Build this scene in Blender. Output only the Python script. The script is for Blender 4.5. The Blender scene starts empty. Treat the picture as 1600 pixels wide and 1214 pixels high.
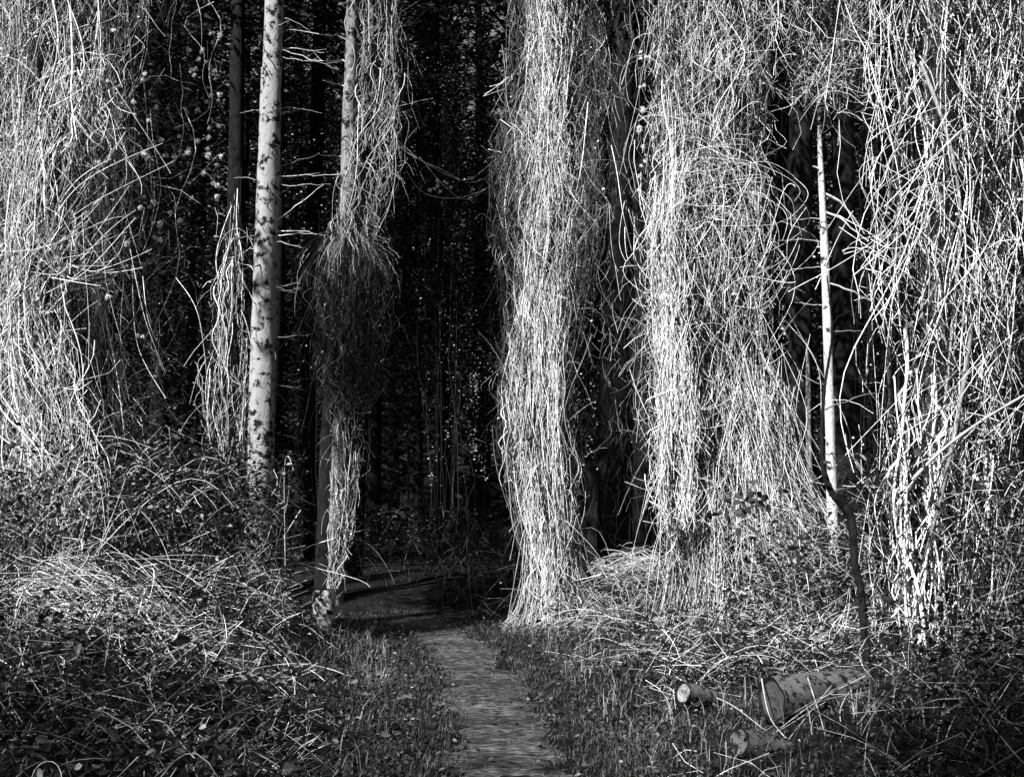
import bpy, math
import numpy as np
from mathutils import Vector
rng = np.random.default_rng(11)
R = math.radians
scene = bpy.context.scene
COL = scene.collection

# ------------------------------------------------------------------ camera, sky, sun, exposure
EYE = 1.6
FPX = 1716.0                      # focal length in photo pixels (1600 wide)
TILT = math.atan((790 - 607) / FPX)
cam_data = bpy.data.cameras.new('camera')
cam_data.sensor_width = 36.0
cam_data.lens = 36.0 * FPX / 1600.0
cam_data.clip_end = 600.0
cam = bpy.data.objects.new('camera', cam_data)
COL.objects.link(cam)
cam.location = (0, 0, EYE)
cam.rotation_euler = (math.pi / 2 + TILT, 0, 0)
scene.camera = cam

SUN_ELEV, SUN_AZ = R(46), R(180 + 38)      # azimuth from +Y clockwise: behind and left of the camera
sun_from = Vector((math.sin(SUN_AZ) * math.cos(SUN_ELEV), math.cos(SUN_AZ) * math.cos(SUN_ELEV), math.sin(SUN_ELEV)))
world = bpy.data.worlds.new('World')
scene.world = world
world.use_nodes = True
wn, wl = world.node_tree.nodes, world.node_tree.links
bg = wn['Background']
sky = wn.new('ShaderNodeTexSky')
sky.sky_type = 'NISHITA'
sky.sun_disc = False
sky.sun_elevation = SUN_ELEV
sky.sun_rotation = SUN_AZ
bw = wn.new('ShaderNodeRGBToBW')           # a monochrome photograph: sky light without hue
wl.new(sky.outputs[0], bw.inputs[0])
wl.new(bw.outputs[0], bg.inputs[0])
bg.inputs[1].default_value = 0.05
sl = bpy.data.lights.new('sun', 'SUN')
sl.energy = 5.0
sl.angle = R(0.5)
sl.color = (1, 1, 1)
sun = bpy.data.objects.new('sun', sl)
COL.objects.link(sun)
sun.rotation_euler = (-sun_from).to_track_quat('-Z', 'Y').to_euler()
sun.location = sun_from * 60
vs = scene.view_settings
vs.view_transform = 'Standard'
vs.look = 'None'
vs.exposure = 1.7
vs.gamma = 1.0
vs.use_curve_mapping = False
scene.cycles.max_bounces = 4
scene.cycles.diffuse_bounces = 1
scene.cycles.glossy_bounces = 2

# ------------------------------------------------------------------ helpers
CT, ST = math.cos(TILT), math.sin(TILT)
def at(px, py, d):
    """photo pixel at distance d along +Y -> world point (arrays allowed)"""
    px, py, d = np.broadcast_arrays(np.asarray(px, float), np.asarray(py, float), np.asarray(d, float))
    u, v = (px - 800) / FPX, (607 - py) / FPX
    s = d / (CT - v * ST)
    return np.stack([u * s, d, EYE + s * (ST + v * CT)], -1)

def gdist(py):
    v = (607 - py) / FPX
    s = -EYE / (ST + v * CT)
    return s * (CT - v * ST)

def smooth(a, b, x):
    t = np.clip((x - a) / (b - a), 0, 1)
    return t * t * (3 - 2 * t)

_pp = [(840, 1500), (815, 1290), (803, 1210), (775, 1110), (742, 1045), (712, 1003), (672, 978), (622, 962)]
PATH = [(0.2, -6.0)] + [(float(at(px, py, gdist(py))[0]), float(gdist(py))) for px, py in _pp]
PATH += [(PATH[-1][0] - 1.5, PATH[-1][1] + 1.2), (-6.5, 22.0), (-14.0, 27.0)]
_PX, _PY = np.array([p[0] for p in PATH]), np.array([p[1] for p in PATH])
def path_x(y):
    return np.interp(y, _PY, _PX)

def gz(x, y):
    x, y = np.asarray(x, float), np.asarray(y, float)
    u = x - path_x(y)
    near = 1 - smooth(13, 20, y)
    bank = np.where(u < 0, 0.75 * smooth(0.6, 3.6, -u), 0.42 * smooth(0.7, 4.2, u))
    bank = bank * smooth(4.0, 9.5, y)
    z = near * bank + (1 - near) * 0.25 * smooth(0.4, 3, np.abs(u))
    z = z + 0.05 * smooth(0.4, 1.2, np.abs(u)) * (np.sin(x * 2.3 + y * 1.1) + np.sin(x * 0.9 - y * 1.9 + 1))
    z = z + 26 * smooth(52, 110, y) + 6 * smooth(30, 110, np.abs(x))
    return z

def nodes_of(name):
    m = bpy.data.materials.new(name)
    m.use_nodes = True
    nt = m.node_tree
    return m, nt.nodes, nt.links, nt.nodes['Principled BSDF']

def mat_tone(name, scale=1.0, lo=0.75, hi=1.1, nscale=30.0, rough=0.8, spec=0.03, bump=0.0, stretch=1.0):
    """grey material: per-piece 'tone' times fine noise"""
    m, n, l, b = nodes_of(name)
    a = n.new('ShaderNodeAttribute'); a.attribute_name = 'tone'
    tc = n.new('ShaderNodeTexCoord')
    mp = n.new('ShaderNodeMapping'); mp.inputs['Scale'].default_value = (1, 1, stretch)
    nz = n.new('ShaderNodeTexNoise'); nz.inputs['Scale'].default_value = nscale; nz.inputs['Detail'].default_value = 4
    mr = n.new('ShaderNodeMapRange'); mr.inputs[1].default_value = 0.3; mr.inputs[2].default_value = 0.7
    mr.inputs[3].default_value = lo * scale; mr.inputs[4].default_value = hi * scale
    mu = n.new('ShaderNodeMath'); mu.operation = 'MULTIPLY'
    l.new(tc.outputs['Object'], mp.inputs[0]); l.new(mp.outputs[0], nz.inputs['Vector'])
    l.new(nz.outputs[0], mr.inputs[0]); l.new(a.outputs['Fac'], mu.inputs[0]); l.new(mr.outputs[0], mu.inputs[1])
    l.new(mu.outputs[0], b.inputs['Base Color'])
    b.inputs['Roughness'].default_value = rough
    b.inputs['Specular IOR Level'].default_value = spec
    if bump:
        bp = n.new('ShaderNodeBump'); bp.inputs['Strength'].default_value = bump; bp.inputs['Distance'].default_value = 0.02
        l.new(nz.outputs[0], bp.inputs['Height']); l.new(bp.outputs[0], b.inputs['Normal'])
    return m

def mat_bark(name, light, dark, patch=0.5, scale=9.0, stretch=0.35, bump=0.6, crack=0.1):
    """bark: pale plates broken by darker cracks, lichen patches and whorl scars"""
    m, n, l, b = nodes_of(name)
    tc = n.new('ShaderNodeTexCoord')
    mp = n.new('ShaderNodeMapping'); mp.inputs['Scale'].default_value = (1, 1, stretch)
    l.new(tc.outputs['Object'], mp.inputs[0])
    vo = n.new('ShaderNodeTexVoronoi'); vo.feature = 'DISTANCE_TO_EDGE'; vo.inputs['Scale'].default_value = scale * 1.6
    n1 = n.new('ShaderNodeTexNoise'); n1.inputs['Scale'].default_value = scale; n1.inputs['Detail'].default_value = 8; n1.inputs['Roughness'].default_value = 0.7
    n2 = n.new('ShaderNodeTexNoise'); n2.inputs['Scale'].default_value = scale * 0.55; n2.inputs['Detail'].default_value = 6; n2.inputs['Roughness'].default_value = 0.65
    add = n.new('ShaderNodeVectorMath'); add.operation = 'MULTIPLY_ADD'
    add.inputs[1].default_value = (0.25, 0.25, 0.25)
    l.new(n1.outputs['Color'], add.inputs[0]); l.new(mp.outputs[0], add.inputs[2])
    l.new(mp.outputs[0], n1.inputs['Vector']); l.new(tc.outputs['Object'], n2.inputs['Vector'])
    l.new(add.outputs[0], vo.inputs['Vector'])
    cr = n.new('ShaderNodeValToRGB'); cr.color_ramp.elements[0].position = 0.0; cr.color_ramp.elements[1].position = 0.09
    cr.color_ramp.elements[0].color = (dark * .4 + light * crack,) * 3 + (1,); cr.color_ramp.elements[1].color = (light,) * 3 + (1,)
    l.new(vo.outputs['Distance'], cr.inputs[0])
    c2 = n.new('ShaderNodeValToRGB'); c2.color_ramp.elements[0].position = patch; c2.color_ramp.elements[1].position = patch + 0.07
    c2.color_ramp.elements[0].color = (0, 0, 0, 1); c2.color_ramp.elements[1].color = (1, 1, 1, 1)
    l.new(n2.outputs[0], c2.inputs[0])
    mx = n.new('ShaderNodeMix'); mx.data_type = 'RGBA'
    mx.inputs[7].default_value = (dark,) * 3 + (1,)
    l.new(c2.outputs[0], mx.inputs[0]); l.new(cr.outputs[0], mx.inputs[6])
    m3 = n.new('ShaderNodeMix'); m3.data_type = 'RGBA'; m3.blend_type = 'MULTIPLY'; m3.inputs[0].default_value = 0.35
    l.new(mx.outputs[2], m3.inputs[6]); l.new(n1.outputs[0], m3.inputs[7])
    l.new(m3.outputs[2], b.inputs['Base Color'])
    b.inputs['Roughness'].default_value = 0.9; b.inputs['Specular IOR Level'].default_value = 0.03
    bp = n.new('ShaderNodeBump'); bp.inputs['Strength'].default_value = bump; bp.inputs['Distance'].default_value = 0.03
    l.new(n1.outputs[0], bp.inputs['Height']); l.new(bp.outputs[0], b.inputs['Normal'])
    return m

def mat_ground(name, c0, c1, c2, scale, streak=1.0, bump=0.8):
    m, n, l, b = nodes_of(name)
    tc = n.new('ShaderNodeTexCoord')
    mp = n.new('ShaderNodeMapping'); mp.inputs['Scale'].default_value = (1, streak, 1)
    l.new(tc.outputs['Object'], mp.inputs[0])
    n1 = n.new('ShaderNodeTexNoise'); n1.inputs['Scale'].default_value = scale; n1.inputs['Detail'].default_value = 10; n1.inputs['Roughness'].default_value = 0.72
    n2 = n.new('ShaderNodeTexNoise'); n2.inputs['Scale'].default_value = scale * 12; n2.inputs['Detail'].default_value = 5
    l.new(mp.outputs[0], n1.inputs['Vector']); l.new(mp.outputs[0], n2.inputs['Vector'])
    ad = n.new('ShaderNodeMath'); ad.operation = 'MULTIPLY_ADD'; ad.inputs[1].default_value = 0.55
    l.new(n2.outputs[0], ad.inputs[0])
    hf = n.new('ShaderNodeMath'); hf.operation = 'MULTIPLY'; hf.inputs[1].default_value = 0.45
    l.new(n1.outputs[0], hf.inputs[0]); l.new(hf.outputs[0], ad.inputs[2])
    cr = n.new('ShaderNodeValToRGB')
    cr.color_ramp.elements[0].position = 0.36; cr.color_ramp.elements[0].color = (c0,) * 3 + (1,)
    cr.color_ramp.elements[1].position = 0.64; cr.color_ramp.elements[1].color = (c2,) * 3 + (1,)
    e = cr.color_ramp.elements.new(0.5); e.color = (c1,) * 3 + (1,)
    l.new(ad.outputs[0], cr.inputs[0]); l.new(cr.outputs[0], b.inputs['Base Color'])
    b.inputs['Roughness'].default_value = 0.95; b.inputs['Specular IOR Level'].default_value = 0.02
    bp = n.new('ShaderNodeBump'); bp.inputs['Strength'].default_value = bump; bp.inputs['Distance'].default_value = 0.05
    l.new(ad.outputs[0], bp.inputs['Height']); l.new(bp.outputs[0], b.inputs['Normal'])
    return m

def mat_cut(name, c0, c1):
    """sawn end grain: growth rings round the log's own axis (object Z)"""
    m, n, l, b = nodes_of(name)
    tc = n.new('ShaderNodeTexCoord')
    wv = n.new('ShaderNodeTexWave'); wv.wave_type = 'RINGS'; wv.rings_direction = 'Z'
    wv.inputs['Scale'].default_value = 7; wv.inputs['Distortion'].default_value = 16; wv.inputs['Detail'].default_value = 4
    nz = n.new('ShaderNodeTexNoise'); nz.inputs['Scale'].default_value = 14; nz.inputs['Detail'].default_value = 10; nz.inputs['Roughness'].default_value = 0.7
    l.new(tc.outputs['Object'], wv.inputs['Vector']); l.new(tc.outputs['Object'], nz.inputs['Vector'])
    mx = n.new('ShaderNodeMath'); mx.operation = 'MULTIPLY_ADD'; mx.inputs[1].default_value = 0.12
    l.new(wv.outputs['Fac'], mx.inputs[0]); l.new(nz.outputs[0], mx.inputs[2])
    cr = n.new('ShaderNodeValToRGB')
    cr.color_ramp.elements[0].color = (c0,) * 3 + (1,); cr.color_ramp.elements[1].color = (c1,) * 3 + (1,)
    cr.color_ramp.elements[0].position = 0.42; cr.color_ramp.elements[1].position = 0.72
    l.new(mx.outputs[0], cr.inputs[0]); l.new(cr.outputs[0], b.inputs['Base Color'])
    b.inputs['Roughness'].default_value = 0.9
    return m

M = {
    'vine': mat_tone('dry_vine', nscale=38, lo=0.5, hi=1.1, rough=0.75, stretch=0.35),
    'twig': mat_tone('dead_twig', nscale=25, lo=0.6, hi=1.1),
    'leaf': mat_tone('green_leaf', nscale=30, lo=0.7, hi=1.3, rough=0.4, spec=0.14),
    'needle': mat_tone('needle_foliage', nscale=3, lo=0.6, hi=1.2, rough=0.7),
    'grass': mat_tone('grass_blade', nscale=4, lo=0.6, hi=1.25, rough=0.6, spec=0.05),
    'fluff': mat_tone('seed_fluff', nscale=40, lo=0.8, hi=1.1, rough=0.9),
    'stone': mat_tone('stone', nscale=14, lo=0.5, hi=1.2, rough=0.9, bump=0.5),
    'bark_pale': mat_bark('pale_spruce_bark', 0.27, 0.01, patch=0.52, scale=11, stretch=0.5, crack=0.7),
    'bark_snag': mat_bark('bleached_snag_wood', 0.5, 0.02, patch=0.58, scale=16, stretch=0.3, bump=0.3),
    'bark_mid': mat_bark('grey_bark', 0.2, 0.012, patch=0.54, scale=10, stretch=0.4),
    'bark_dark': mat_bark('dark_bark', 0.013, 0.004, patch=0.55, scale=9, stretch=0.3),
    'bark_stump': mat_bark('mottled_stump_bark', 0.4, 0.015, patch=0.5, scale=14, stretch=0.7, crack=0.4),
    'bark_log': mat_bark('log_bark', 0.085, 0.008, patch=0.5, scale=26, stretch=0.6, crack=0.5),
    'cut': mat_cut('sawn_end', 0.003, 0.036),
    'cut_pale': mat_cut('sawn_end_pale', 0.03, 0.2),
    'soil': mat_ground('forest_floor', 0.002, 0.005, 0.018, 1.6),
    'path': mat_ground('trodden_path', 0.004, 0.026, 0.1, 0.9, streak=2.6, bump=1.0),
}

def link(o, parent=None):
    COL.objects.link(o)
    if parent is not None:
        o.parent = parent
    return o

def build(name, V, F, mat, parent=None, tone=None, smooth_shade=True, base=None, kind=None):
    """one mesh object; V (n,3) world coordinates, F (m,3|4) or list of such arrays"""
    V = np.asarray(V, float).reshape(-1, 3)
    if base is None and parent is not None:
        base = np.array(parent['_b']) if '_b' in parent else np.zeros(3)
    off = np.zeros(3) if base is None else np.asarray(base)
    Fs = F if isinstance(F, list) else [F]
    me = bpy.data.meshes.new(name)
    me.vertices.add(len(V))
    me.vertices.foreach_set('co', (V - off).astype(np.float32).ravel())
    loops = np.concatenate([f.ravel() for f in Fs]).astype(np.int32)
    tot = np.concatenate([np.full(len(f), f.shape[1]) for f in Fs]).astype(np.int32)
    start = np.concatenate([[0], np.cumsum(tot)[:-1]]).astype(np.int32)
    me.loops.add(len(loops)); me.loops.foreach_set('vertex_index', loops)
    me.polygons.add(len(tot)); me.polygons.foreach_set('loop_start', start); me.polygons.foreach_set('loop_total', tot)
    me.polygons.foreach_set('use_smooth', np.full(len(tot), smooth_shade))
    if tone is not None:
        a = me.attributes.new('tone', 'FLOAT', 'POINT')
        a.data.foreach_set('value', np.asarray(tone, np.float32))
    me.update(calc_edges=True)
    me.materials.append(M[mat])
    o = bpy.data.objects.new(name, me)
    if parent is None and base is not None:
        o.location = tuple(off)
    if kind:
        o['kind'] = kind
    return link(o, parent)

def thing(name, label, cat, base, group=None):
    o = bpy.data.objects.new(name, None)
    o.empty_display_size = 0.2
    o.location = tuple(float(c) for c in base)
    o['label'] = label; o['category'] = cat
    o['_b'] = [float(c) for c in base]
    if group: o['group'] = group
    COL.objects.link(o)
    return o

def tag(o, label, cat=None, group=None, kind=None):
    o['label'] = label
    if cat: o['category'] = cat
    if group: o['group'] = group
    if kind: o['kind'] = kind
    return o

def unit(v):
    return v / np.maximum(np.linalg.norm(v, axis=-1, keepdims=True), 1e-9)

def tube_geo(P, rad, sides=3, cap=False):
    """P (S,n,3), rad (S,n) -> V, quads"""
    S, n, _ = P.shape
    T = unit(np.gradient(P, axis=1))
    ch = unit(P[:, -1] - P[:, 0] + 1e-6)
    aux = np.where(np.abs(ch[:, 2:3]) < 0.8, np.array([[0, 0, 1.0]]), np.array([[0, 1.0, 0]]))
    ref = unit(np.cross(ch, aux))[:, None, :]
    N = unit(np.cross(T, ref)); B = np.cross(T, N)
    ang = np.arange(sides) * 2 * math.pi / sides
    V = (P[:, :, None, :] + rad[:, :, None, None] * (np.cos(ang)[None, None, :, None] * N[:, :, None, :] + np.sin(ang)[None, None, :, None] * B[:, :, None, :]))
    idx = np.arange(S * n * sides).reshape(S, n, sides)
    a = idx[:, :-1]; b = idx[:, 1:]
    Q = np.stack([a, np.roll(a, -1, 2), np.roll(b, -1, 2), b], -1).reshape(-1, 4)
    return V.reshape(-1, 3), Q

def wander(S, n, amp, freqs=(0.7, 1.5, 3.1), seed_scale=1.0):
    """smooth lateral drift, (S,n)"""
    t = np.linspace(0, 1, n)[None, :]
    out = np.zeros((S, n))
    for k, f in enumerate(freqs):
        out += rng.normal(0, 1, (S, 1)) / (k + 1) ** 0.9 * np.sin(2 * math.pi * (f * rng.uniform(0.7, 1.3, (S, 1)) * t + rng.random((S, 1))))
    return out * np.asarray(amp).reshape(-1, 1)

def strands(name, P, r, tone, mat='vine', parent=None, taper=0.55, sides=3, kind=None, base=None):
    S, n, _ = P.shape
    t = np.linspace(0, 1, n)[None, :]
    rad = np.asarray(r).reshape(-1, 1) * (1 - (1 - taper) * t)
    rad = rad * (1 + 0.18 * np.sin(t * 40 + rng.random((S, 1)) * 6))
    V, Q = tube_geo(P, rad, sides)
    tn = np.repeat(np.asarray(tone), n * sides)
    return build(name, V, Q, mat, parent, tone=tn, kind=kind, base=base)

LEAF_X = np.array([0, 0.28, 0.7, 1.0, 0.7, 0.28]); LEAF_Y = np.array([0, 0.3, 0.24, 0, -0.24, -0.3]); LEAF_Z = np.array([0, 0.07, 0.03, -0.1, 0.03, 0.07])
def leaf_geo(C, size, flat=0.6, droop=0.2, slim=1.0):
    S = len(C)
    az = rng.random(S) * 2 * math.pi
    D = np.stack([np.cos(az), np.sin(az), rng.normal(-droop, 0.35, S)], -1); D = unit(D)
    Nn = unit(np.stack([rng.normal(0, 1 - flat * 0.6, S), rng.normal(-0.25, 1 - flat * 0.6, S), np.full(S, flat)], -1))
    W = unit(np.cross(Nn, D)); Nn = np.cross(D, W)
    sz = np.asarray(size).reshape(-1, 1, 1)
    if slim < 1:     # needle spray: a single folded sliver
        lx, ly, lz = np.array([0, .45, 1, .45]), np.array([0, .13, 0, -.13]), np.array([0, .05, -.1, .05])
        V = C[:, None, :] + sz * (lx[None, :, None] * D[:, None, :] + ly[None, :, None] * W[:, None, :] + lz[None, :, None] * Nn[:, None, :])
        return V.reshape(-1, 3), np.arange(S * 4).reshape(S, 4)
    V = C[:, None, :] + sz * (LEAF_X[None, :, None] * D[:, None, :] + slim * LEAF_Y[None, :, None] * W[:, None, :] + LEAF_Z[None, :, None] * Nn[:, None, :])
    i = np.arange(S)[:, None] * 6
    Q = np.concatenate([i + np.array([[0, 3, 2, 1]]), i + np.array([[0, 5, 4, 3]])])
    return V.reshape(-1, 3), Q

def leaves(name, C, size, tone, mat='leaf', parent=None, kind='stuff', flat=0.6, droop=0.2, base=None):
    V, Q = leaf_geo(C, size, flat, droop, 0.4 if mat == 'needle' else 1.0)
    return build(name, V, Q, mat, parent, tone=np.repeat(tone, len(V) // len(C)), kind=kind, smooth_shade=False, base=base)

def tones(S, lo=0.45, hi=0.8, dark=0.25, dlo=0.006, dhi=0.025):
    t = rng.uniform(lo, hi, S)
    k = rng.random(S) < dark
    t[k] = rng.uniform(dlo, dhi, k.sum())
    return t

def interp_path(ctrl, n):
    c = np.asarray(ctrl, float)
    s = np.linspace(0, len(c) - 1, n)
    i = np.clip(s.astype(int), 0, len(c) - 2); f = (s - i)[:, None]
    p0, p1, p2, p3 = c[np.maximum(i - 1, 0)], c[i], c[i + 1], c[np.minimum(i + 2, len(c) - 1)]
    return 0.5 * ((2 * p1) + (-p0 + p2) * f + (2 * p0 - 5 * p1 + 4 * p2 - p3) * f ** 2 + (-p0 + 3 * p1 - 3 * p2 + p3) * f ** 3)

def rough_tube(ctrl, radii, sides=20, n=60, rough=0.05, seed=0):
    """one trunk-like tube with uneven bark outline and closed ends"""
    P = interp_path(ctrl, n)[None]
    rr = np.interp(np.linspace(0, 1, n), np.linspace(0, 1, len(radii)), radii)[None]
    V, Q = tube_geo(P, rr, sides)
    V = V.reshape(n, sides, 3); C = P[0][:, None, :]
    a = np.arange(sides)[None, :] * 2 * math.pi / sides
    k = np.arange(n)[:, None]
    q = np.random.default_rng(seed)
    ph = q.random(8) * 6.28
    dis = np.sin(3 * a + 0.13 * k + ph[0]) + 0.7 * np.sin(5 * a - 0.21 * k + ph[1]) + 0.6 * np.sin(2 * a + 0.5 * k + ph[2]) + 0.5 * np.sin(7 * a + 0.9 * k + ph[3]) + q.normal(0, 0.5, (n, sides))
    V = C + (V - C) * (1 + rough * dis[..., None] * 0.6)
    V = np.concatenate([V.reshape(-1, 3), P[0][:1], P[0][-1:]])
    i0, i1 = n * sides, n * sides + 1
    r = np.arange(sides)
    t0 = np.stack([np.full(sides, i0), (r + 1) % sides, r], -1)
    t1 = np.stack([np.full(sides, i1), (n - 1) * sides + r, (n - 1) * sides + (r + 1) % sides], -1)
    return V, [Q, t0, t1]

# ------------------------------------------------------------------ the setting
def grid_sheet(xs, ys):
    X, Y = np.meshgrid(xs, ys)
    V = np.stack([X, Y, gz(X, Y)], -1).reshape(-1, 3)
    nx, ny = len(xs), len(ys)
    i = (np.arange(ny - 1)[:, None] * nx + np.arange(nx - 1)[None, :]).ravel()
    return V, np.stack([i, i + 1, i + nx + 1, i + nx], -1)

xs = np.concatenate([np.linspace(-160, -9, 26)[:-1], np.linspace(-9, 9, 121), np.linspace(9, 160, 26)[1:]])
ys = np.concatenate([np.linspace(-80, 3, 14)[:-1], np.linspace(3, 24, 141), np.linspace(24, 200, 50)[1:]])
V, Q = grid_sheet(xs, ys)
g = build('ground', V, Q, 'soil', kind='structure')

py_s = np.linspace(-5, 16.2, 420)
cx = path_x(py_s)
cx = np.convolve(np.pad(cx, 14, mode='edge'), np.ones(29) / 29, 'valid')
tw = np.linspace(-1, 1, 13)
halfw = 0.43 + 0.05 * np.sin(py_s * 2.1) + 0.03 * np.sin(py_s * 5.3 + 1)
dx, dy = np.gradient(cx), np.gradient(py_s)
ln = np.hypot(dx, dy)
def rag(a, b, c):      # uneven trodden edge
    return .05 * np.sin(py_s * 2.9 + a) + .035 * np.sin(py_s * 7.7 + b) + .03 * np.sin(py_s * 17 + c) + np.convolve(rng.normal(0, .035, len(py_s)), np.ones(3) / 3, 'same')
hl, hr = halfw + rag(0, 2, 4), halfw + rag(3, 1, 5)
hw = np.where(tw[None] < 0, hl[:, None], hr[:, None])
X = cx[:, None] + tw[None] * hw * (dy / ln)[:, None]
Y = py_s[:, None] - tw[None] * hw * (dx / ln)[:, None]
Z = gz(X, Y) + 0.03 * (1 - tw[None] ** 2) - 0.012 - .012 * np.exp(-(tw[None] / .35) ** 2) * (1 + np.sin(py_s * 3.1))[:, None] * .6 + 0.005 * rng.normal(0, 1, X.shape) * (np.abs(tw[None]) < .7)
V = np.stack([X, Y, Z], -1).reshape(-1, 3)
nx, ny = 13, 420
i = (np.arange(ny - 1)[:, None] * nx + np.arange(nx - 1)[None, :]).ravel()
build('path', V, np.stack([i, i + 1, i + nx + 1, i + nx], -1), 'path', kind='structure')

# ------------------------------------------------------------------ trees
def crown_geo(base, z0, z1, rmax, count, size, shape=1.0):
    z = z0 + (z1 - z0) * rng.random(count) ** 1.2
    f = (z - z0) / (z1 - z0)
    rm = rmax * np.clip(1 - f, 0.05, 1) ** shape * (0.75 + 0.25 * np.sin(z * 5.1))
    az = rng.random(count) * 6.283
    r = rm * np.sqrt(rng.random(count)) * (0.7 + 0.45 * np.sin(az * 5 + z * 2.2) ** 2)
    C = np.stack([base[0] + r * np.cos(az), base[1] + r * np.sin(az), z - 0.25 * r], -1)
    return C, size * rng.uniform(0.6, 1.3, count)

def tree(name, label, trunk_ctrl, radii, bark, crown=None, group=None, seed=1, rough=0.06, sides=20, n=70):
    base = np.array(trunk_ctrl[0], float)
    t = thing(name, label, 'tree', base, group)
    V, F = rough_tube(trunk_ctrl, radii, sides=sides, n=n, rough=rough, seed=seed)
    build('trunk', V, F, bark, t)
    if crown:
        z0, z1, rm, cnt, size = crown
        top = np.array(trunk_ctrl[-1])
        cnt = int(cnt * 1.5)
        C, s = crown_geo(top, z0, z1, rm, cnt, size * .95)
        leaves('crown', C, s, rng.uniform(0.008, 0.03, cnt), 'needle', t, flat=0.5)
    return t

def trunk_line(pts, d, top_z=20, dd=None):
    """photo pixels down a trunk (bottom first) at distance d, run on up above the frame"""
    c = [at(px, py, d) for px, py in pts]
    c[0][2] = gz(c[0][0], c[0][1]) - 0.25
    up = c[-1].copy(); prev = c[-2]
    k = (top_z - up[2]) / max(up[2] - prev[2], 0.5)
    c.append(np.array([up[0] + (up[0] - prev[0]) * min(k, 1.2), up[1], top_z]))
    return c

# bare pale spruce with dead side branches
spr_d = 17.0
spr_ctrl = trunk_line([(404, 860), (407, 700), (412, 500), (418, 300), (424, 120), (428, 5)], spr_d, 22)
spruce = tree('spruce_tree', 'bare pale spruce trunk with short dead side branches, left of the path', spr_ctrl,
              [0.235, 0.2, 0.185, 0.175, 0.16, 0.15, 0.05], 'bark_pale', crown=(12.5, 23, 2.0, 2600, 0.3), seed=4, rough=0.035, sides=28, n=140)
def dead_branch(parent, origin, az, ln, rise, r, tone, sag=0.1, forks=0, name='branch'):
    n = 9
    t = np.linspace(0, 1, n)
    dirv = np.array([math.cos(az), math.sin(az), rise])
    P = np.array(origin)[None] + dirv[None] * ln * t[:, None]
    P[:, 2] += -sag * ln * t ** 2 + 0.25 * rise * ln * t ** 3
    kink = np.cumsum(rng.normal(0, 0.02 * ln, (n, 3)), 0); kink[0] = 0
    P = (P + kink)[None]
    main = strands(name, P, np.array([r]), np.array([tone]), 'twig', parent, taper=0.35, sides=5)
    for _ in range(forks):
        k = rng.integers(3, 7)
        f = P[0][k][None] + (dirv * rng.uniform(0.15, 0.3) * ln + rng.normal(0, 0.09 * ln, 3))[None] * t[:, None]
        strands('twig', f[None], np.array([r * .5]), np.array([tone]), 'twig', main, taper=0.35, sides=4, base=np.array(parent['_b']))
    return main
S_line = interp_path(spr_ctrl, 300)
def on_trunk(line, z):
    return line[np.argmin(np.abs(line[:, 2] - z))]
for px, py, az, L, rise, tn in [(440, 35, 0, .35, .0, .5), (440, 74, 5, .5, .0, .7), (440, 86, -8, .6, -.12, .45), (436, 170, 15, .5, .02, .5),
                                (436, 176, 20, .35, .45, .4), (405, 174, 180, .3, 0, .4), (434, 262, 30, .55, .55, .5), (434, 274, 0, .85, .2, .6),
                                (434, 288, 8, .6, .08, .5), (430, 345, 10, .6, .75, .7), (430, 361, 3, .62, .0, .7), (430, 370, -5, .8, .08, .75),
                                (430, 380, -10, .5, -.05, .4), (405, 368, 175, .4, .05, .6), (405, 284, 182, .3, .05, .5), (428, 444, 8, .5, .1, .6),
                                (428, 448, -14, .4, .0, .5), (428, 456, 0, .35, .1, .45), (426, 527, 5, .45, .08, .6), (398, 522, 178, .25, .3, .3),
                                (440, 50, -60, .4, .1, .3), (436, 100, -100, .35, .2, .05), (430, 250, -95, .4, .5, .05), (425, 330, -80, .3, .2, .05),
                                (420, 400, -110, .3, -.1, .05), (428, 470, -85, .28, .2, .05), (420, 515, -120, .3, .1, .04), (428, 235, 30, .3, -.1, .3), (424, 600, 0, .4, .15, .4)]:
    z = at(px, py, spr_d)[2]
    o = on_trunk(S_line, z)
    dead_branch(spruce, o + np.array([math.cos(R(az)), math.sin(R(az)), 0]) * 0.13, R(az) + rng.normal(0, .25), L * rng.uniform(.9, 1.5), rise + rng.normal(0, .07), rng.uniform(.006, .0125), tn * rng.uniform(.4, .9), forks=int(rng.random() * 2.4))
for z in np.concatenate([zc + rng.normal(0, .05, 5) for zc in np.arange(1.6, 9.6, .62)]):   # broken-off dark stubs in whorls
    a = rng.uniform(-2.9, -.2)
    dead_branch(spruce, on_trunk(S_line, z) + np.array([math.cos(a), math.sin(a), 0]) * .15, a, rng.uniform(.05, .2), rng.normal(.1, .5), rng.uniform(.008, .016), .025, name='branch_stub')

# thin mossy dark tree right behind the spruce
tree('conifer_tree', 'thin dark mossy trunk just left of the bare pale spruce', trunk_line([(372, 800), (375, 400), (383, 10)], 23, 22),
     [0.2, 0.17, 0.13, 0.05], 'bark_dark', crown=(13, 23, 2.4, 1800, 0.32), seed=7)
# trunk with vines low down
tree('conifer_tree', 'trunk wrapped low down in pale vines, hidden behind bare spruce', trunk_line([(362, 830), (364, 600), (368, 380), (372, 5)], 19, 20),
     [0.2, 0.17, 0.15, 0.12, 0.05], 'bark_dark', crown=(10.5, 21, 2.2, 1700, 0.32), seed=9)
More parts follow.
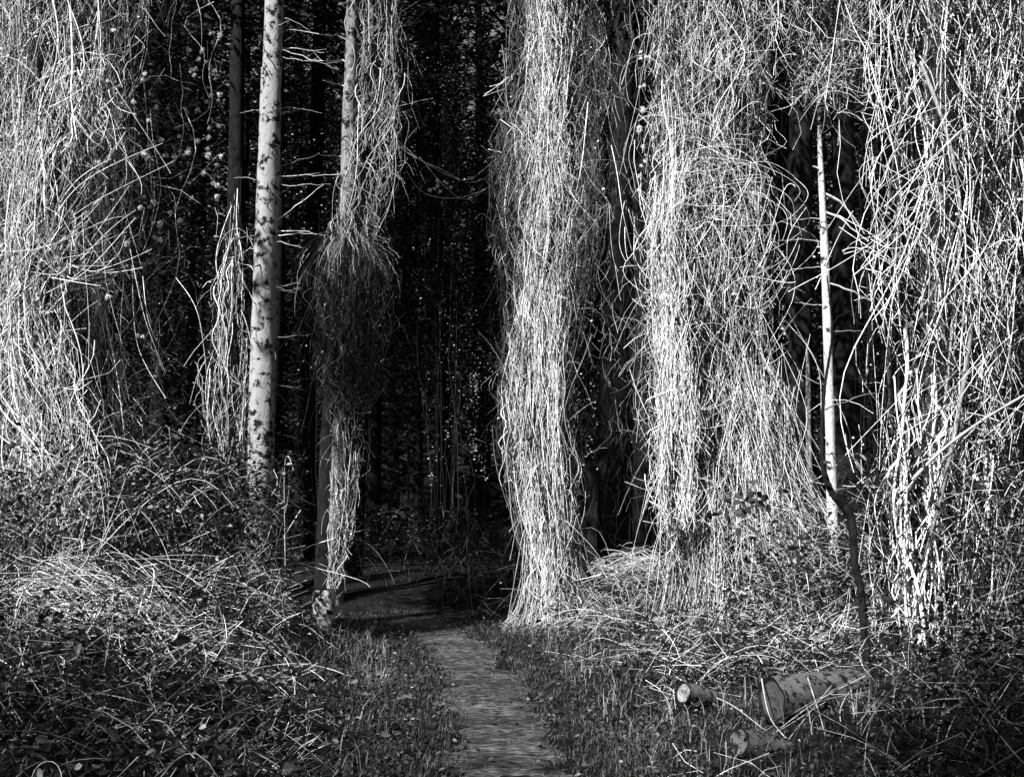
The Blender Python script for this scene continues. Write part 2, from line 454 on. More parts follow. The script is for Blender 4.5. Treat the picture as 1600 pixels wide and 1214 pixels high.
# second tree, trunk bare on top, dark skirt half way
e_ctrl = trunk_line([(521, 915), (529, 720), (540, 560), (541, 370), (545, 180), (551, 5)], 18, 22)
second = tree('spruce_tree', 'slim grey trunk with bare upper stem above a dark skirt of dead vines', e_ctrl,
              [0.17, 0.135, 0.125, 0.12, 0.11, 0.105, 0.04], 'bark_mid', crown=(12.5, 23, 2.3, 2600, 0.32), seed=12, rough=0.04, n=110)
E_line = interp_path(e_ctrl, 300)
for px, py, az, L, rise in [(545, 70, 185, 1.0, .12), (545, 100, 180, 1.4, .25), (540, 140, 175, .5, .3), (555, 75, 20, 1.0, .6), (556, 60, 10, 1.3, .5), (552, 190, 12, 1.6, .35), (550, 245, 185, .5, .1), (552, 160, 0, .6, .4)]:
    o = on_trunk(E_line, at(px, py, 18)[2])
    dead_branch(second, o, R(az), L, rise, .012, .45, forks=1)
tree('conifer_tree', 'dark thin trunk leaning beside the slim grey tree, above the stump', trunk_line([(505, 930), (512, 700), (520, 560), (545, 200), (560, 5)], 18.8, 20),
     [0.16, 0.13, 0.11, 0.09, 0.07, 0.03], 'bark_dark', seed=14)
# trunks inside the three big vine columns
tree('conifer_tree', 'vine-covered trunk at the right edge of the path, brightest column', trunk_line([(866, 965), (858, 800), (842, 650), (850, 400), (856, 180), (862, 5)], 15.2, 22),
     [0.3, 0.2, 0.18, 0.17, 0.16, 0.15, 0.05], 'bark_mid', crown=(9.4, 23, 2.5, 3600, 0.3), seed=17)
tree('conifer_tree', 'trunk inside the broad bulging vine mass right of centre', trunk_line([(1085, 930), (1075, 700), (1085, 400), (1100, 5)], 13.3, 21),
     [0.28, 0.2, 0.17, 0.14, 0.05], 'bark_mid', crown=(8.8, 22, 2.4, 3400, 0.3), seed=18)
tree('conifer_tree', 'trunk behind the thick vine curtain at the right edge', trunk_line([(1475, 1020), (1470, 700), (1465, 300), (1462, 5)], 10.6, 19),
     [0.24, 0.18, 0.16, 0.14, 0.05], 'bark_mid', crown=(11.5, 20, 2.0, 1600, 0.3), seed=19)
tree('conifer_tree', 'trunk behind the vine curtain at the left edge', trunk_line([(96, 900), (100, 600), (108, 300), (112, 5)], 11.7, 19),
     [0.24, 0.17, 0.15, 0.13, 0.05], 'bark_mid', crown=(11.5, 20, 2.0, 1600, 0.3), seed=20)
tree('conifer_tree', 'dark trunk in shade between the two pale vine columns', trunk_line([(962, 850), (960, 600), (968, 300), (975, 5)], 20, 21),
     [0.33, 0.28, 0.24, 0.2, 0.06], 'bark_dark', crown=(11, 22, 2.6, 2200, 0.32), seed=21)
tree('conifer_tree', 'thick dark trunk behind the bleached snag, on its left', trunk_line([(1246, 800), (1248, 500), (1252, 200), (1256, 5)], 18, 21),
     [0.25, 0.21, 0.19, 0.17, 0.05], 'bark_dark', crown=(11, 22, 2.5, 2200, 0.32), seed=22)
tree('conifer_tree', 'dark trunk close behind the bleached snag, on its right', trunk_line([(1322, 800), (1320, 500), (1318, 200), (1316, 5)], 18.5, 21),
     [0.24, 0.2, 0.18, 0.16, 0.05], 'bark_dark', crown=(11, 22, 2.5, 2200, 0.32), seed=23)
# bleached broken snag
sn = [at(px, py, 12.2) for px, py in [(1302, 830), (1299, 740), (1294, 560), (1288, 380), (1282, 250), (1278, 160)]]
sn[0][2] = gz(sn[0][0], sn[0][1]) - 0.2
snag = thing('dead_snag', 'slim bleached broken-off dead trunk standing between the two right vine masses', 'dead tree', sn[0])
V, F = rough_tube(sn, [0.062, 0.057, 0.05, 0.043, 0.03, 0.006], sides=16, n=90, rough=0.07, seed=31)
build('trunk', V, F, 'bark_snag', snag)
sn_line = interp_path(sn, 200)
for py, az, L, rise, tn, r in [(300, 0, .5, -.7, .4, .02), (265, 200, .12, .2, .5, .016), (330, -20, .55, -.5, .35, .018), (440, -10, .5, -.3, .3, .016), (380, 185, .5, .12, .3, .008),
                               (420, 175, .6, .1, .3, .007), (210, 30, .3, .6, .3, .008), (340, 170, .4, .15, .3, .007), (480, 160, .4, .2, .25, .008), (520, 20, .5, .1, .25, .008), (600, 190, .35, .3, .3, .007)]:
    dead_branch(snag, on_trunk(sn_line, at(1290, py, 12.2)[2]), R(az), L, rise, r, tn)
pl = [at(px, py, 13.6) for px, py in [(1266, 800), (1263, 690), (1263, 600), (1260, 530)]]
pl[0][2] = gz(pl[0][0], pl[0][1]) - 0.2
s2 = thing('dead_snag', 'short pale broken trunk left of the taller bleached snag', 'dead tree', pl[0])
V, F = rough_tube(pl, [0.04, 0.036, 0.03, 0.006], sides=14, n=50, rough=0.14, seed=33)
build('trunk', V, F, 'bark_snag', s2)

# broadleaf trees added out of view, crowns placed to shade foreground and path end
def broadleaf(label, x, y, r, z0, z1, cnt, seed):
    base = np.array([x, y, float(gz(x, y)) - .2])
    t = thing('added_broadleaf', label, 'tree', base, 'shade trees added round the viewpoint')
    V, F = rough_tube([base, base + [.1, .1, 4], base + [-.1, .2, z0 + 1], base + [0, 0, z1 - 1]], [.3, .22, .17, .04], sides=16, n=40, rough=.06, seed=seed)
    build('trunk', V, F, 'bark_mid', t)
    ncl = 46
    cc = unit(rng.normal(0, 1, (ncl, 3))) * rng.random((ncl, 1)) ** .4 * np.array([r, r, (z1 - z0) / 2]) + np.array([x, y, (z0 + z1) / 2])
    for c in cc[:14]:
        P = interp_path([base + [0, 0, z0 * .75], (base + [0, 0, z0]) * .5 + c * .5, c], 10)
        strands('limb', P[None], np.array([.05]), np.array([.1]), 'twig', t, taper=.2, sides=6)
    C = cc[rng.integers(0, ncl, cnt)] + rng.normal(0, .42, (cnt, 3))
    leaves('crown', C, rng.uniform(.09, .17, cnt), rng.uniform(.03, .09, cnt), 'leaf', t, flat=.6)
broadleaf('added broadleaf shade tree, unseen behind the viewpoint on the left', -9.2, -3.2, 3.0, 8.0, 12, 9000, 81)
broadleaf('added broadleaf shade tree, unseen just behind the viewpoint', -3.4, -3.6, 2.3, 8.0, 12, 8000, 82)
broadleaf('added slender broadleaf shade tree, unseen just left of the viewpoint', -1.7, -.6, 1.5, 8.6, 12, 7000, 84)
broadleaf('added tall broadleaf shade tree, unseen beyond the left edge of the picture', -6.6, 9.5, 1.7, 10.4, 15.5, 12000, 83)
# dark interior of the wood: conifers standing behind, sharing four shapes
DARK_LABEL = 'dark conifer standing in deep shade far behind the vine-covered trees'
protos = []
for k in range(5):
    t = thing('conifer_tree', DARK_LABEL, 'tree', (0, 0, 0), 'dark conifers in the interior of the wood')
    V, F = rough_tube([(0, 0, -0.4), (rng.normal(0, .1), 0, 5), (rng.normal(0, .2), 0, 12), (0, 0, 26)], [0.27, 0.2, 0.17, 0.03], sides=12, n=30, rough=0.06, seed=50 + k)
    build('trunk', V, F, 'bark_dark', t)
    # dead lower twigs
    S = 46
    z = rng.uniform(1.5, 9, S); az = rng.random(S) * 6.28; L = rng.uniform(0.5, 1.9, S)
    tt = np.linspace(0, 1, 6)[None, :, None]
    P = np.stack([np.zeros(S), np.zeros(S), z], -1)[:, None] + tt * (L[:, None] * np.stack([np.cos(az), np.sin(az), rng.normal(-.05, .15, S)], -1))[:, None]
    P[:, :, 2] -= 0.25 * L[:, None] * tt[..., 0] ** 2
    strands('dead_twigs', P, rng.uniform(.006, .014, S), rng.uniform(.05, .2, S), 'twig', t, kind='stuff')
    cnt = 13000
    C, s = crown_geo((0, 0), [5, 6.5, 8, 4, 7][k], 27, 3.3, cnt, 0.2)
    leaves('crown', C, s, rng.uniform(0.006, 0.025, cnt), 'needle', t, flat=0.5)
    protos.append(t)
for px, d, where in [(140, 21.5, 'the left vine curtain'), (416, 22, 'the bare pale spruce'), (552, 21.5, 'the dark skirt of dead vines'), (810, 21.5, 'the white vine column, left one of two'),
                     (1000, 22.5, 'the sparse strands between the two pale columns'), (1130, 21, 'the broad bulging vine mass'), (1248, 22, 'the short pale snag'),
                     (1400, 20.5, 'the thick right vine curtain'), (870, 23.5, 'the white vine column, right one of two')]:
    xx = float(at(px, 800, d)[0])  # conifers added so their high crowns shade the interior
    tree('conifer_tree', 'tall black conifer added for shade behind ' + where, [(xx, d, float(gz(xx, d)) - .3), (xx + .1, d, 6), (xx, d, 12), (xx, d, 24)], [.2, .16, .13, .03], 'bark_dark',
         crown=(11.8, 25, 3.4, 2600, .34), group='tall conifers added to shade the wood behind', seed=int(px))
spots = []
for px, d in [(742, 33), (655, 36), (480, 27), (300, 24), (245, 30), (930, 26), (1010, 29), (820, 30), (560, 33), (890, 36), (1330, 27), (1230, 25), (1420, 22), (1560, 20), (150, 22), (40, 25), (200, 36), (420, 33), (1100, 24), (1180, 32), (1500, 28)]:
    spots.append((float(at(px, 800, d)[0]), d))
for row, d in enumerate([31, 37, 43, 49, 55]):
    half = d * 0.5 + 3
    for x in np.arange(-half, half, 3.6):
        spots.append((x + rng.normal(0, 0.8), d + rng.normal(0, 1.5)))
for i, (x, y) in enumerate(spots):
    if abs(x - path_x(y)) < 0.9 and y < 28: x += 1.8
    src = protos[i % 5]
    if i < 5:
        t = src
    else:
        t = src.copy(); link(t)
        for ch in src.children:
            c = ch.copy(); link(c, t)
    t.location = (x, y, float(gz(x, y)))
    s = rng.uniform(0.85, 1.15)
    t.scale = (s, s, s); t.rotation_euler = (0, 0, rng.random() * 6.28)

# the wood carried on out of view, conifers added to cut sky light
for i in range(44):
    a = R(rng.uniform(62, 298)) if i > 8 else R(rng.choice([rng.uniform(48, 62), rng.uniform(298, 312)]))
    rad = rng.uniform(19, 30)
    src = protos[i % 5]
    t = src.copy(); link(t)
    for ch in src.children:
        c = ch.copy(); link(c, t)
    x, y = rad * math.sin(a), rad * math.cos(a)
    t.location = (x, y, float(gz(x, y))); t.rotation_euler = (0, 0, rng.random() * 6.28)
    s = rng.uniform(.55, .7); t.scale = (s * 1.3, s * 1.3, s)
    t['label'] = 'added dark conifer, out of view, of the wood around and behind the viewpoint'; t['group'] = 'conifers around the viewpoint'
# far wood as one mass
cnt = 18000
x = rng.uniform(-75, 75, cnt); y = rng.uniform(60, 78, cnt)
C = np.stack([x, y, gz(x, y) + 24 * rng.random(cnt)], -1)
fw = leaves('far_woodland', C, rng.uniform(1.2, 2.6, cnt), rng.uniform(0.01, 0.035, cnt), 'needle', None, flat=0.4)
tag(fw, 'black mass of far woodland closing the view behind the trees', kind='stuff')

# understory leaves toned pale, standing in for specks of stray light and sky
def speckle(px0, px1, py0, py1, d0, d1, cnt, size, lo, hi):
    px = rng.uniform(px0, px1, cnt); py = rng.uniform(py0, py1, cnt); d = rng.uniform(d0, d1, cnt)
    cl = (26 * rng.random(cnt) ** 2).astype(int)
    cxx, cyy = rng.uniform(px0, px1, 26), rng.uniform(py0, py1, 26)
    w = np.abs(rng.normal(0, .28, cnt))
    px = px * w + cxx[cl] * (1 - w); py = py * w + cyy[cl] * (1 - w)
    return at(px, py, d), size * rng.uniform(0.5, 1.4, cnt), rng.uniform(lo, hi, cnt)
for lab, args in [('understory shrub with painted glints between the dark trunks left of centre', (640, 780, 270, 760, 23, 30, 2600, .036, .03, .35)),
                  ('understory shrub with scattered painted glints above the path opening', (600, 780, 10, 300, 22, 30, 1300, .04, .02, .3)),
                  ('understory shrub with painted glints behind the brightest vine column on its right', (895, 1010, 420, 800, 21, 26, 1600, .045, .05, .5)),
                  ('understory shrub in the dark gap right of the left vine curtain', (215, 400, 30, 640, 21, 27, 1500, .04, .02, .25)),
                  ('understory shrub with painted glints between bleached snag and right vine curtain', (1215, 1345, 330, 760, 19, 25, 1200, .05, .1, .6)),
                  ('understory shrub behind the slim grey tree with the vine skirt', (440, 640, 60, 700, 21, 27, 1200, .04, .03, .4))]:
    C, s, tn = speckle(*args)
    b0 = np.array([C[:, 0].mean(), C[:, 1].mean(), 0.0]); b0[2] = gz(b0[0], b0[1])
    t = thing('understory_shrub', lab, 'shrub', b0, 'shrubs inside the wood')
    leaves('foliage', C, s, tn, 'leaf', t, flat=0.3)
    S = 14
    k = rng.integers(0, len(C), S)
    tt = np.linspace(0, 1, 8)[None, :, None]
    st = np.stack([C[k, 0] * 0.4 + b0[0] * 0.6, C[k, 1], gz(C[k, 0], C[k, 1])], -1)
    P = st[:, None] * (1 - tt) + C[k][:, None] * tt
    P[..., 0] += wander(S, 8, np.full(S, .12)); P[..., 1] += wander(S, 8, np.full(S, .12))
    strands('stems', P, rng.uniform(.004, .008, S), rng.uniform(.015, .05, S), 'twig', t, kind='stuff')

# ------------------------------------------------------------------ climbing vines
class Curtain:
    def __init__(self, spec, d, depth=0.8):
        self.d, self.depth = d, depth
        a = np.array(spec, float)
        p = at(a[:, 1], a[:, 0], d)
        o = np.argsort(p[:, 2])
        self.z, self.x = p[o, 2], p[o, 0]
        self.r = (a[:, 2] / FPX * d)[o]
        self.z0, self.z1 = self.z[0], self.z[-1]
        self.bunch = -math.pi / 2 + rng.uniform(-1.7, 1.7, 9)
        self.ph = rng.random(4) * 6.28
    def xc(self, z): return np.interp(z, self.z, self.x)
    def rc(self, z): return np.interp(z, self.z, self.r)
    def point(self, z, th, rf):
        r = self.rc(z) * rf
        return np.stack([self.xc(z) + r * np.cos(th), self.d + self.depth * r * np.sin(th), z], -1)
    def theta(self, S, front=0.75):
        th = rng.uniform(0, 2 * math.pi, S)
        f = rng.random(S) < front
        th[f] = -math.pi / 2 + rng.uniform(-1.6, 1.6, f.sum())
        c = rng.random(S) < 0.45
        th[c] = self.bunch[rng.integers(0, len(self.bunch), c.sum())] + rng.normal(0, .1, c.sum())
        return th
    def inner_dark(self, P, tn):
        """shade painted into stem tone: dark core and dark patches, with duller flanks"""
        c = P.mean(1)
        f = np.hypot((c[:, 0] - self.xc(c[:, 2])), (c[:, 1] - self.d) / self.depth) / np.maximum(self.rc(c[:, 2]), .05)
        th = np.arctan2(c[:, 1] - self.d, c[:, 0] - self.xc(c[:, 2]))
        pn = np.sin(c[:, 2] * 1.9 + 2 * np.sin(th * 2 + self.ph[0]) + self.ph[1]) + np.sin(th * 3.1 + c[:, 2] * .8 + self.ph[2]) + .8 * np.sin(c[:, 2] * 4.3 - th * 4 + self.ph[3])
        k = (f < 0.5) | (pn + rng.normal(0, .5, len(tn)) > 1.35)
        tn[k] = rng.uniform(.006, .022, k.sum())  # core and patches darkened as painted shade between the strands
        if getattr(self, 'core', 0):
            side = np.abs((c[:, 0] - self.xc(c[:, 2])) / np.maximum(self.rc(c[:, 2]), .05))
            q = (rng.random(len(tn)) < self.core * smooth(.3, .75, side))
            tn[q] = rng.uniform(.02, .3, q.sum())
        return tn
    def hang(self, S, lmin, lmax, n=15, sway=0.05, spread=1.0, bias=1.0, front=0.75):
        L = lmin + (lmax - lmin) * rng.random(S) ** 1.5
        zt = self.z0 + (self.z1 - self.z0 + 0.6 * L) * rng.random(S) ** bias
        zb = np.maximum(zt - L, self.z0 - 0.15 + rng.normal(0, .08, S)); zt = np.maximum(zt, zb + 0.3)
        z = zt[:, None] + (zb - zt)[:, None] * np.linspace(0, 1, n)[None]
        th = self.theta(S, front)[:, None] + wander(S, n, np.full(S, 0.16), (0.35, 0.8)) + rng.normal(0, .55, (S, 1)) * np.linspace(-.5, .5, n)[None]
        rf = (spread * rng.uniform(0.1, 1.0, S) ** 0.55 * np.where(rng.random(S) < .1, rng.uniform(1.05, 1.35, S), 1))[:, None] * (1 + wander(S, n, np.full(S, 0.10), (0.4, 0.9)))
        P = self.point(z, th, rf)
        P[..., 0] += wander(S, n, 1.5 * sway * np.abs(rng.normal(1, .7, S)), (0.4, 0.9, 1.8))
        P[..., 1] += wander(S, n, np.full(S, sway), (0.4, 0.9))
        return P
    def arcs(self, S, r0=0.2, r1=0.8, n=12):
        z = rng.uniform(self.z0, self.z1, S); th = self.theta(S, 0.9)
        C = self.point(z, th, rng.uniform(0.2, 0.85, S))
        rad = rng.uniform(r0, r1, S); a0 = rng.random(S) * 6.28; sw = rng.uniform(0.9, 3.4, S) * rng.choice([-1, 1], S)
        a = a0[:, None] + sw[:, None] * np.linspace(0, 1, n)[None]
        ex = rng.uniform(0.5, 1.0, S)[:, None]
        rr = rad[:, None] * (1 + wander(S, n, np.full(S, .12)))
        # arc lies loosely on the surface of the bundle
        P = C[:, None] + np.stack([ex * rr * np.cos(a), -0.05 * rr + 0.35 * rr * np.sin(a * 0.5 + 1), 1.25 * rr * np.sin(a)], -1)
        P -= (P.mean(1) - C)[:, None]
        return P
    def frizz(self, S, n=6):
        z = rng.uniform(self.z0, self.z1, S); th = self.theta(S, .5)
        C = self.point(z, th, rng.uniform(.8, 1.05, S))
        L = .12 + .7 * rng.random(S) ** 2; u = np.linspace(0, 1, n)[None]
        az = th + rng.normal(0, .5, S); rise = rng.normal(0, .9, S)
        return np.stack([C[:, 0:1] + np.cos(az)[:, None] * L[:, None] * u * .8, C[:, 1:2] + np.sin(az)[:, None] * L[:, None] * u * .8,
                         C[:, 2:3] + L[:, None] * (rise[:, None] * u - rng.uniform(.2, 1.2, S)[:, None] * u ** 2)], -1) + np.stack([wander(S, n, .05 * L, (.5, 1.2))] * 3, -1)
    def flecks(self, S, l0=0.12, l1=0.5, n=3, slant=0.35):
        z = rng.uniform(self.z0, self.z1, S); th = self.theta(S, 0.85)
        C = self.point(z, th, rng.uniform(0.15, 1.05, S) ** 0.6)
        L = rng.uniform(l0, l1, S)
        D = unit(np.stack([rng.normal(0, slant, S), rng.normal(0, slant, S), rng.choice([-1, 1], S) * np.ones(S)], -1))
        t = np.linspace(-.5, .5, n)[None, :, None]
        P = C[:, None] + D[:, None] * L[:, None, None] * t
        P[..., 0] += (rng.normal(0, .08, S) * L)[:, None] * (t[..., 0] * 2) ** 2
        return P

def vine(label, cur, hang, arcs, flecks, r, parts, lens=(1.2, 4.5), tone=(0.45, 0.95, 0.46), sway=0.05, spread=1.0, group='wild vines climbing the trees', arc=(0.2, 0.8), slant=0.45, dense=1.6, bias=1.0, fine=1.0, thick=0, bits=0, core=0.0):
    b = np.array([cur.xc(cur.z0), cur.d, cur.z0])
    b[2] = min(b[2], float(gz(b[0], b[1])) + 0.0) if b[2] < 1.5 else b[2]
    t = thing('climbing_vine', label, 'vine', b, group)
    hang = int(hang * .72); parts = min(parts, int(hang * .8)); arcs = int(arcs * 2.6); flecks = int(flecks * dense)
    r = (r[0] * .9 * fine, r[1] * .85 * fine)
    P = cur.hang(hang, *lens, sway=sway, spread=spread, bias=bias)
    rr = r[0] * .8 + (r[1] * 1.15 - r[0] * .8) * rng.random(hang) ** 1.8 * np.where(rng.random(hang) < 0.1, 1.6, 1)
    cur.core = core
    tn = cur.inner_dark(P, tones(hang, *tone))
    score = rr * (P[:, :, 1].mean(1) < cur.d) * (tn > 0.3) * rng.uniform(.7, 1.3, hang)
    pick = np.argsort(-score)[:parts]
    rest = np.setdiff1d(np.arange(hang), pick)
    for k in pick:
        strands('vine_stem', P[k:k + 1], rr[k:k + 1] * 1.15, tn[k:k + 1], 'vine', t, sides=5)
    if len(rest): strands('vine_tangle', P[rest], rr[rest], tn[rest], 'vine', t, kind='stuff')
    if thick:
        Pt = cur.hang(thick, 3.0, 7.0, n=30, sway=.1, spread=.9, front=.95)
        for k in range(thick):
            strands('woody_stem', Pt[k:k + 1], rng.uniform(.013, .024, 1), rng.uniform(.05, .4, 1), 'vine', t, sides=7, taper=.7)
    if bits:
        zb = rng.uniform(cur.z0, cur.z1, bits)
        Cb = cur.point(zb, cur.theta(bits, .85), rng.uniform(.3, 1.12, bits))
        leaves('dry_leaves', Cb, rng.uniform(.02, .055, bits), tones(bits, .1, .7, .5, .01, .05), 'fluff', t, flat=.2, droop=.5)
    if arcs:
        Pa = cur.arcs(arcs, *arc)
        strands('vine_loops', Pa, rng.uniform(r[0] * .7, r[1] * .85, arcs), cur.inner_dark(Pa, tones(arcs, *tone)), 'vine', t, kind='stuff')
    if hang > 100:
        nf = int(hang * .22)
        strands('loose_ends', cur.frizz(nf), rng.uniform(r[0] * .55, r[1] * .6, nf), tones(nf, *tone), 'vine', t, kind='stuff')
    if flecks:
        Pf = cur.flecks(flecks, slant=slant)
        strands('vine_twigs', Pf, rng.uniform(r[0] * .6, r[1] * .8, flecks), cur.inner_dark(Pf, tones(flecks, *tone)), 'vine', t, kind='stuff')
    return t

# fluffy seed head, one shared mesh
def seed_mesh():
    S = 70
    D = unit(rng.normal(0, 1, (S, 3)))
    tt = np.linspace(0, 1, 3)[None, :, None]
    P = D[:, None] * tt * rng.uniform(.018, .034, S)[:, None, None]
    V, Q = tube_geo(P, np.full((S, 3), .0022) * (1 - 0.6 * tt[..., 0]), 3)
    o = build('seed_head', V, Q, 'fluff', None, tone=np.full(len(V), .75))
    me = o.data; bpy.data.objects.remove(o)
    return me
SEED = seed_mesh()
def seed_heads(parent, pts):
    b = np.array(parent['_b'])
    for p in pts:
        o = bpy.data.objects.new('seed_head', SEED)
        link(o, parent)
        o.location = tuple(np.array(p) - b); s = rng.uniform(.7, 1.35); o.scale = (s, s, s)
        o.rotation_euler = tuple(rng.random(3) * 6)

def tangle_at(px0, px1, py0, py1, d, k, sd=0.25):
    return at(rng.uniform(px0, px1, k), rng.uniform(py0, py1, k), d + rng.normal(0, sd, k))

cA = Curtain([(-150, 115, 130), (10, 120, 130), (120, 108, 115), (220, 98, 108), (330, 96, 112), (420, 90, 108), (520, 88, 100), (640, 95, 105), (760, 105, 110), (850, 105, 90)], 11.0)
vA = vine('dense pale vine curtain filling the left edge of the picture', cA, 900, 260, 2400, (.0045, .0085), 90, lens=(.8, 3.6), sway=.07, arc=(.25, .9), fine=.62, thick=4, bits=1600, dense=2.4)
seed_heads(vA, tangle_at(20, 240, 20, 560, 10.6, 45))
cA3 = Curtain([(120, 120, 40), (250, 90, 60), (380, 70, 66), (480, 50, 48), (600, 70, 50), (720, 100, 55), (800, 110, 40)], 10.4)
vine('brightest bundle of hanging stems inside the left vine curtain', cA3, 420, 90, 700, (.0045, .008), 50, lens=(.8, 3.0), tone=(.6, .95, .2), sway=.06, arc=(.2, .7), fine=.8)
cA2 = Curtain([(-150, 260, 70), (100, 285, 70), (300, 280, 60), (450, 235, 50), (650, 235, 70), (720, 240, 60)], 11.8)
vA2 = vine('loose scattered vine strands with fluffy seed heads beside the left curtain', cA2, 40, 30, 90, (.0035, .006), 18, lens=(1.0, 3.4), sway=.14, arc=(.3, 1.0), slant=.6)
seed_heads(vA2, np.concatenate([tangle_at(290, 345, 50, 330, 11.6, 34, .1), tangle_at(225, 300, 150, 420, 11.6, 24, .1)]))
cC = Curtain([(370, 369, 8), (430, 366, 20), (500, 363, 32), (580, 360, 38), (650, 360, 36), (720, 360, 30), (790, 360, 25)], 18.6)
vine('narrow pale vine bundle low on the trunk left of the bare spruce', cC, 330, 40, 420, (.005, .009), 30, lens=(.8, 2.6), sway=.04, slant=.2)
cE = Curtain([(-100, 590, 32), (80, 595, 36), (180, 592, 42), (270, 578, 46), (340, 562, 42), (385, 550, 36)], 17.8)
vine('vine bundle on the upper right side of the slim grey trunk', cE, 300, 110, 520, (.004, .0075), 30, lens=(.6, 2.6), tone=(.35, .7, .3), arc=(.15, .5))
cE2 = Curtain([(368, 543, 10), (400, 550, 46), (450, 554, 72), (510, 550, 74), (560, 546, 56), (625, 545, 40)], 17.7)
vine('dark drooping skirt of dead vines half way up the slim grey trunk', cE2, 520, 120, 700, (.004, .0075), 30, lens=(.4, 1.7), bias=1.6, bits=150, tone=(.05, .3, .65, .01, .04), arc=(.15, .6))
S = 260
az = rng.uniform(-3.3, .3, S); rr = rng.uniform(.25, .95, S); dr = rng.uniform(.4, 1.5, S); u = np.linspace(0, 1, 16)[None]
ap = at(541, 372, 17.9)
P = np.stack([ap[0] + rr[:, None] * np.cos(az)[:, None] * np.sin(u * 1.5) ** 1.1, ap[1] + .8 * rr[:, None] * np.sin(az)[:, None] * np.sin(u * 1.5), ap[2] + .08 + .05 * u - dr[:, None] * u ** 1.7], -1)
P[..., 0] += wander(S, 16, np.full(S, .03)); P[..., 2] += rng.normal(0, .06, (S, 1))
sk = [o for o in bpy.data.objects if 'skirt' in o.get('label', '') and o.name.startswith('climbing')][0]
assert 'skirt' in sk['label']
strands('drooping_stems', P, rng.uniform(.004, .007, S), tones(S, .12, .6, .45, .01, .04), 'vine', sk, kind='stuff')  # paler outer stems paint lit edges over the skirt's dark middle
cE3 = Curtain([(500, 556, 34), (600, 550, 38), (700, 542, 26), (800, 534, 16), (910, 524, 12)], 17.8)
vine('thin dull vines on the lower stem of the slim grey tree', cE3, 200, 40, 260, (.004, .007), 24, lens=(.6, 2.0), tone=(.45, .9, .4), arc=(.12, .4), bits=300)
cF = Curtain([(-120, 865, 68), (20, 866, 72), (100, 872, 82), (200, 862, 84), (300, 853, 88), (380, 850, 86), (450, 850, 70), (520, 843, 64), (600, 835, 64), (700, 838, 56), (800, 853, 50), (880, 862, 40), (930, 868, 38), (975, 872, 58)], 15.0)
vine('brilliant white column of hanging vines beside the path', cF, 1300, 330, 3600, (.0045, .008), 70, lens=(.8, 3.6), tone=(.6, .95, .42), arc=(.15, .55), sway=.045, dense=2.6, fine=.68, thick=2, bits=1200, core=.8)
cF2 = Curtain([(-120, 862, 34), (100, 860, 30), (200, 850, 34), (350, 845, 36), (500, 842, 38), (650, 838, 38), (800, 852, 32), (900, 862, 24), (960, 868, 24)], 14.75)
vine('tight bright vine stems running up the middle of the white column', cF2, 620, 40, 1300, (.005, .009), 40, lens=(1.0, 3.5), tone=(.65, .95, .1), slant=.22, dense=3.2, fine=.8)
cG = Curtain([(-100, 965, 60), (200, 950, 60), (450, 965, 50), (650, 975, 40), (840, 985, 60)], 18.5)
vine('sparse shaded vine strands between the two pale columns', cG, 140, 90, 420, (.004, .007), 20, lens=(.6, 2.6), tone=(.15, .5, .4), arc=(.2, .6))
seed_heads(vine('thin trailing vine with seed heads dangling right of the white column', Curtain([(50, 1000, 10), (200, 1003, 10), (330, 1003, 12)], 14.0), 6, 8, 10, (.003, .005), 4, lens=(1.0, 2.2)),
           tangle_at(996, 1010, 80, 320, 13.9, 16, .05))
cH = Curtain([(-120, 1110, 112), (60, 1112, 108), (180, 1112, 98), (270, 1105, 92), (350, 1112, 102), (430, 1118, 106), (520, 1115, 102), (620, 1112, 98), (720, 1115, 88), (820, 1128, 88), (900, 1130, 76), (950, 1125, 70)], 13.0)
vH = vine('broad bulging mass of pale looping vines right of centre', cH, 1200, 620, 3000, (.0045, .008), 80, lens=(.8, 3.6), tone=(.55, .95, .46), arc=(.25, .75), sway=.07, dense=2.6, fine=.68, thick=3, bits=1500, core=.15)
cH2 = Curtain([(270, 1050, 22), (350, 1040, 26), (450, 1045, 26), (560, 1060, 34), (650, 1060, 32), (720, 1055, 28), (800, 1060, 22)], 12.5)
vine('brightest vine bundle down the left flank of the broad vine mass', cH2, 360, 60, 700, (.005, .0085), 40, lens=(.6, 2.6), tone=(.65, .95, .12), slant=.25, dense=3.0, fine=.8)
cK = Curtain([(-150, 1285, 90), (20, 1290, 80), (90, 1290, 70), (150, 1285, 45)], 12.0)
vine('vine canopy bridging the gap above the bleached snag', cK, 240, 170, 700, (.004, .007), 20, lens=(.4, 1.5), tone=(.35, .75, .35), arc=(.2, .7), slant=.8)
cJ = Curtain([(-150, 1475, 135), (100, 1475, 128), (300, 1472, 128), (500, 1470, 128), (700, 1468, 122), (850, 1462, 112), (960, 1455, 95), (1020, 1450, 80)], 10.0)
vJ = vine('thick coarse vine curtain of straight pale stems along the right edge', cJ, 720, 240, 1900, (.0055, .0105), 130, lens=(.9, 3.8), tone=(.55, .95, .5), arc=(.3, 1.0), sway=.05, fine=.66, thick=5, bits=1200, dense=2.0)
cJ2 = Curtain([(680, 1440, 36), (800, 1435, 36), (900, 1440, 34), (1000, 1440, 30)], 9.6)
vine('stout upright pale stems at the foot of the right curtain', cJ2, 60, 0, 40, (.009, .016), 40, lens=(.8, 1.8), tone=(.6, .85, .1), sway=.03)

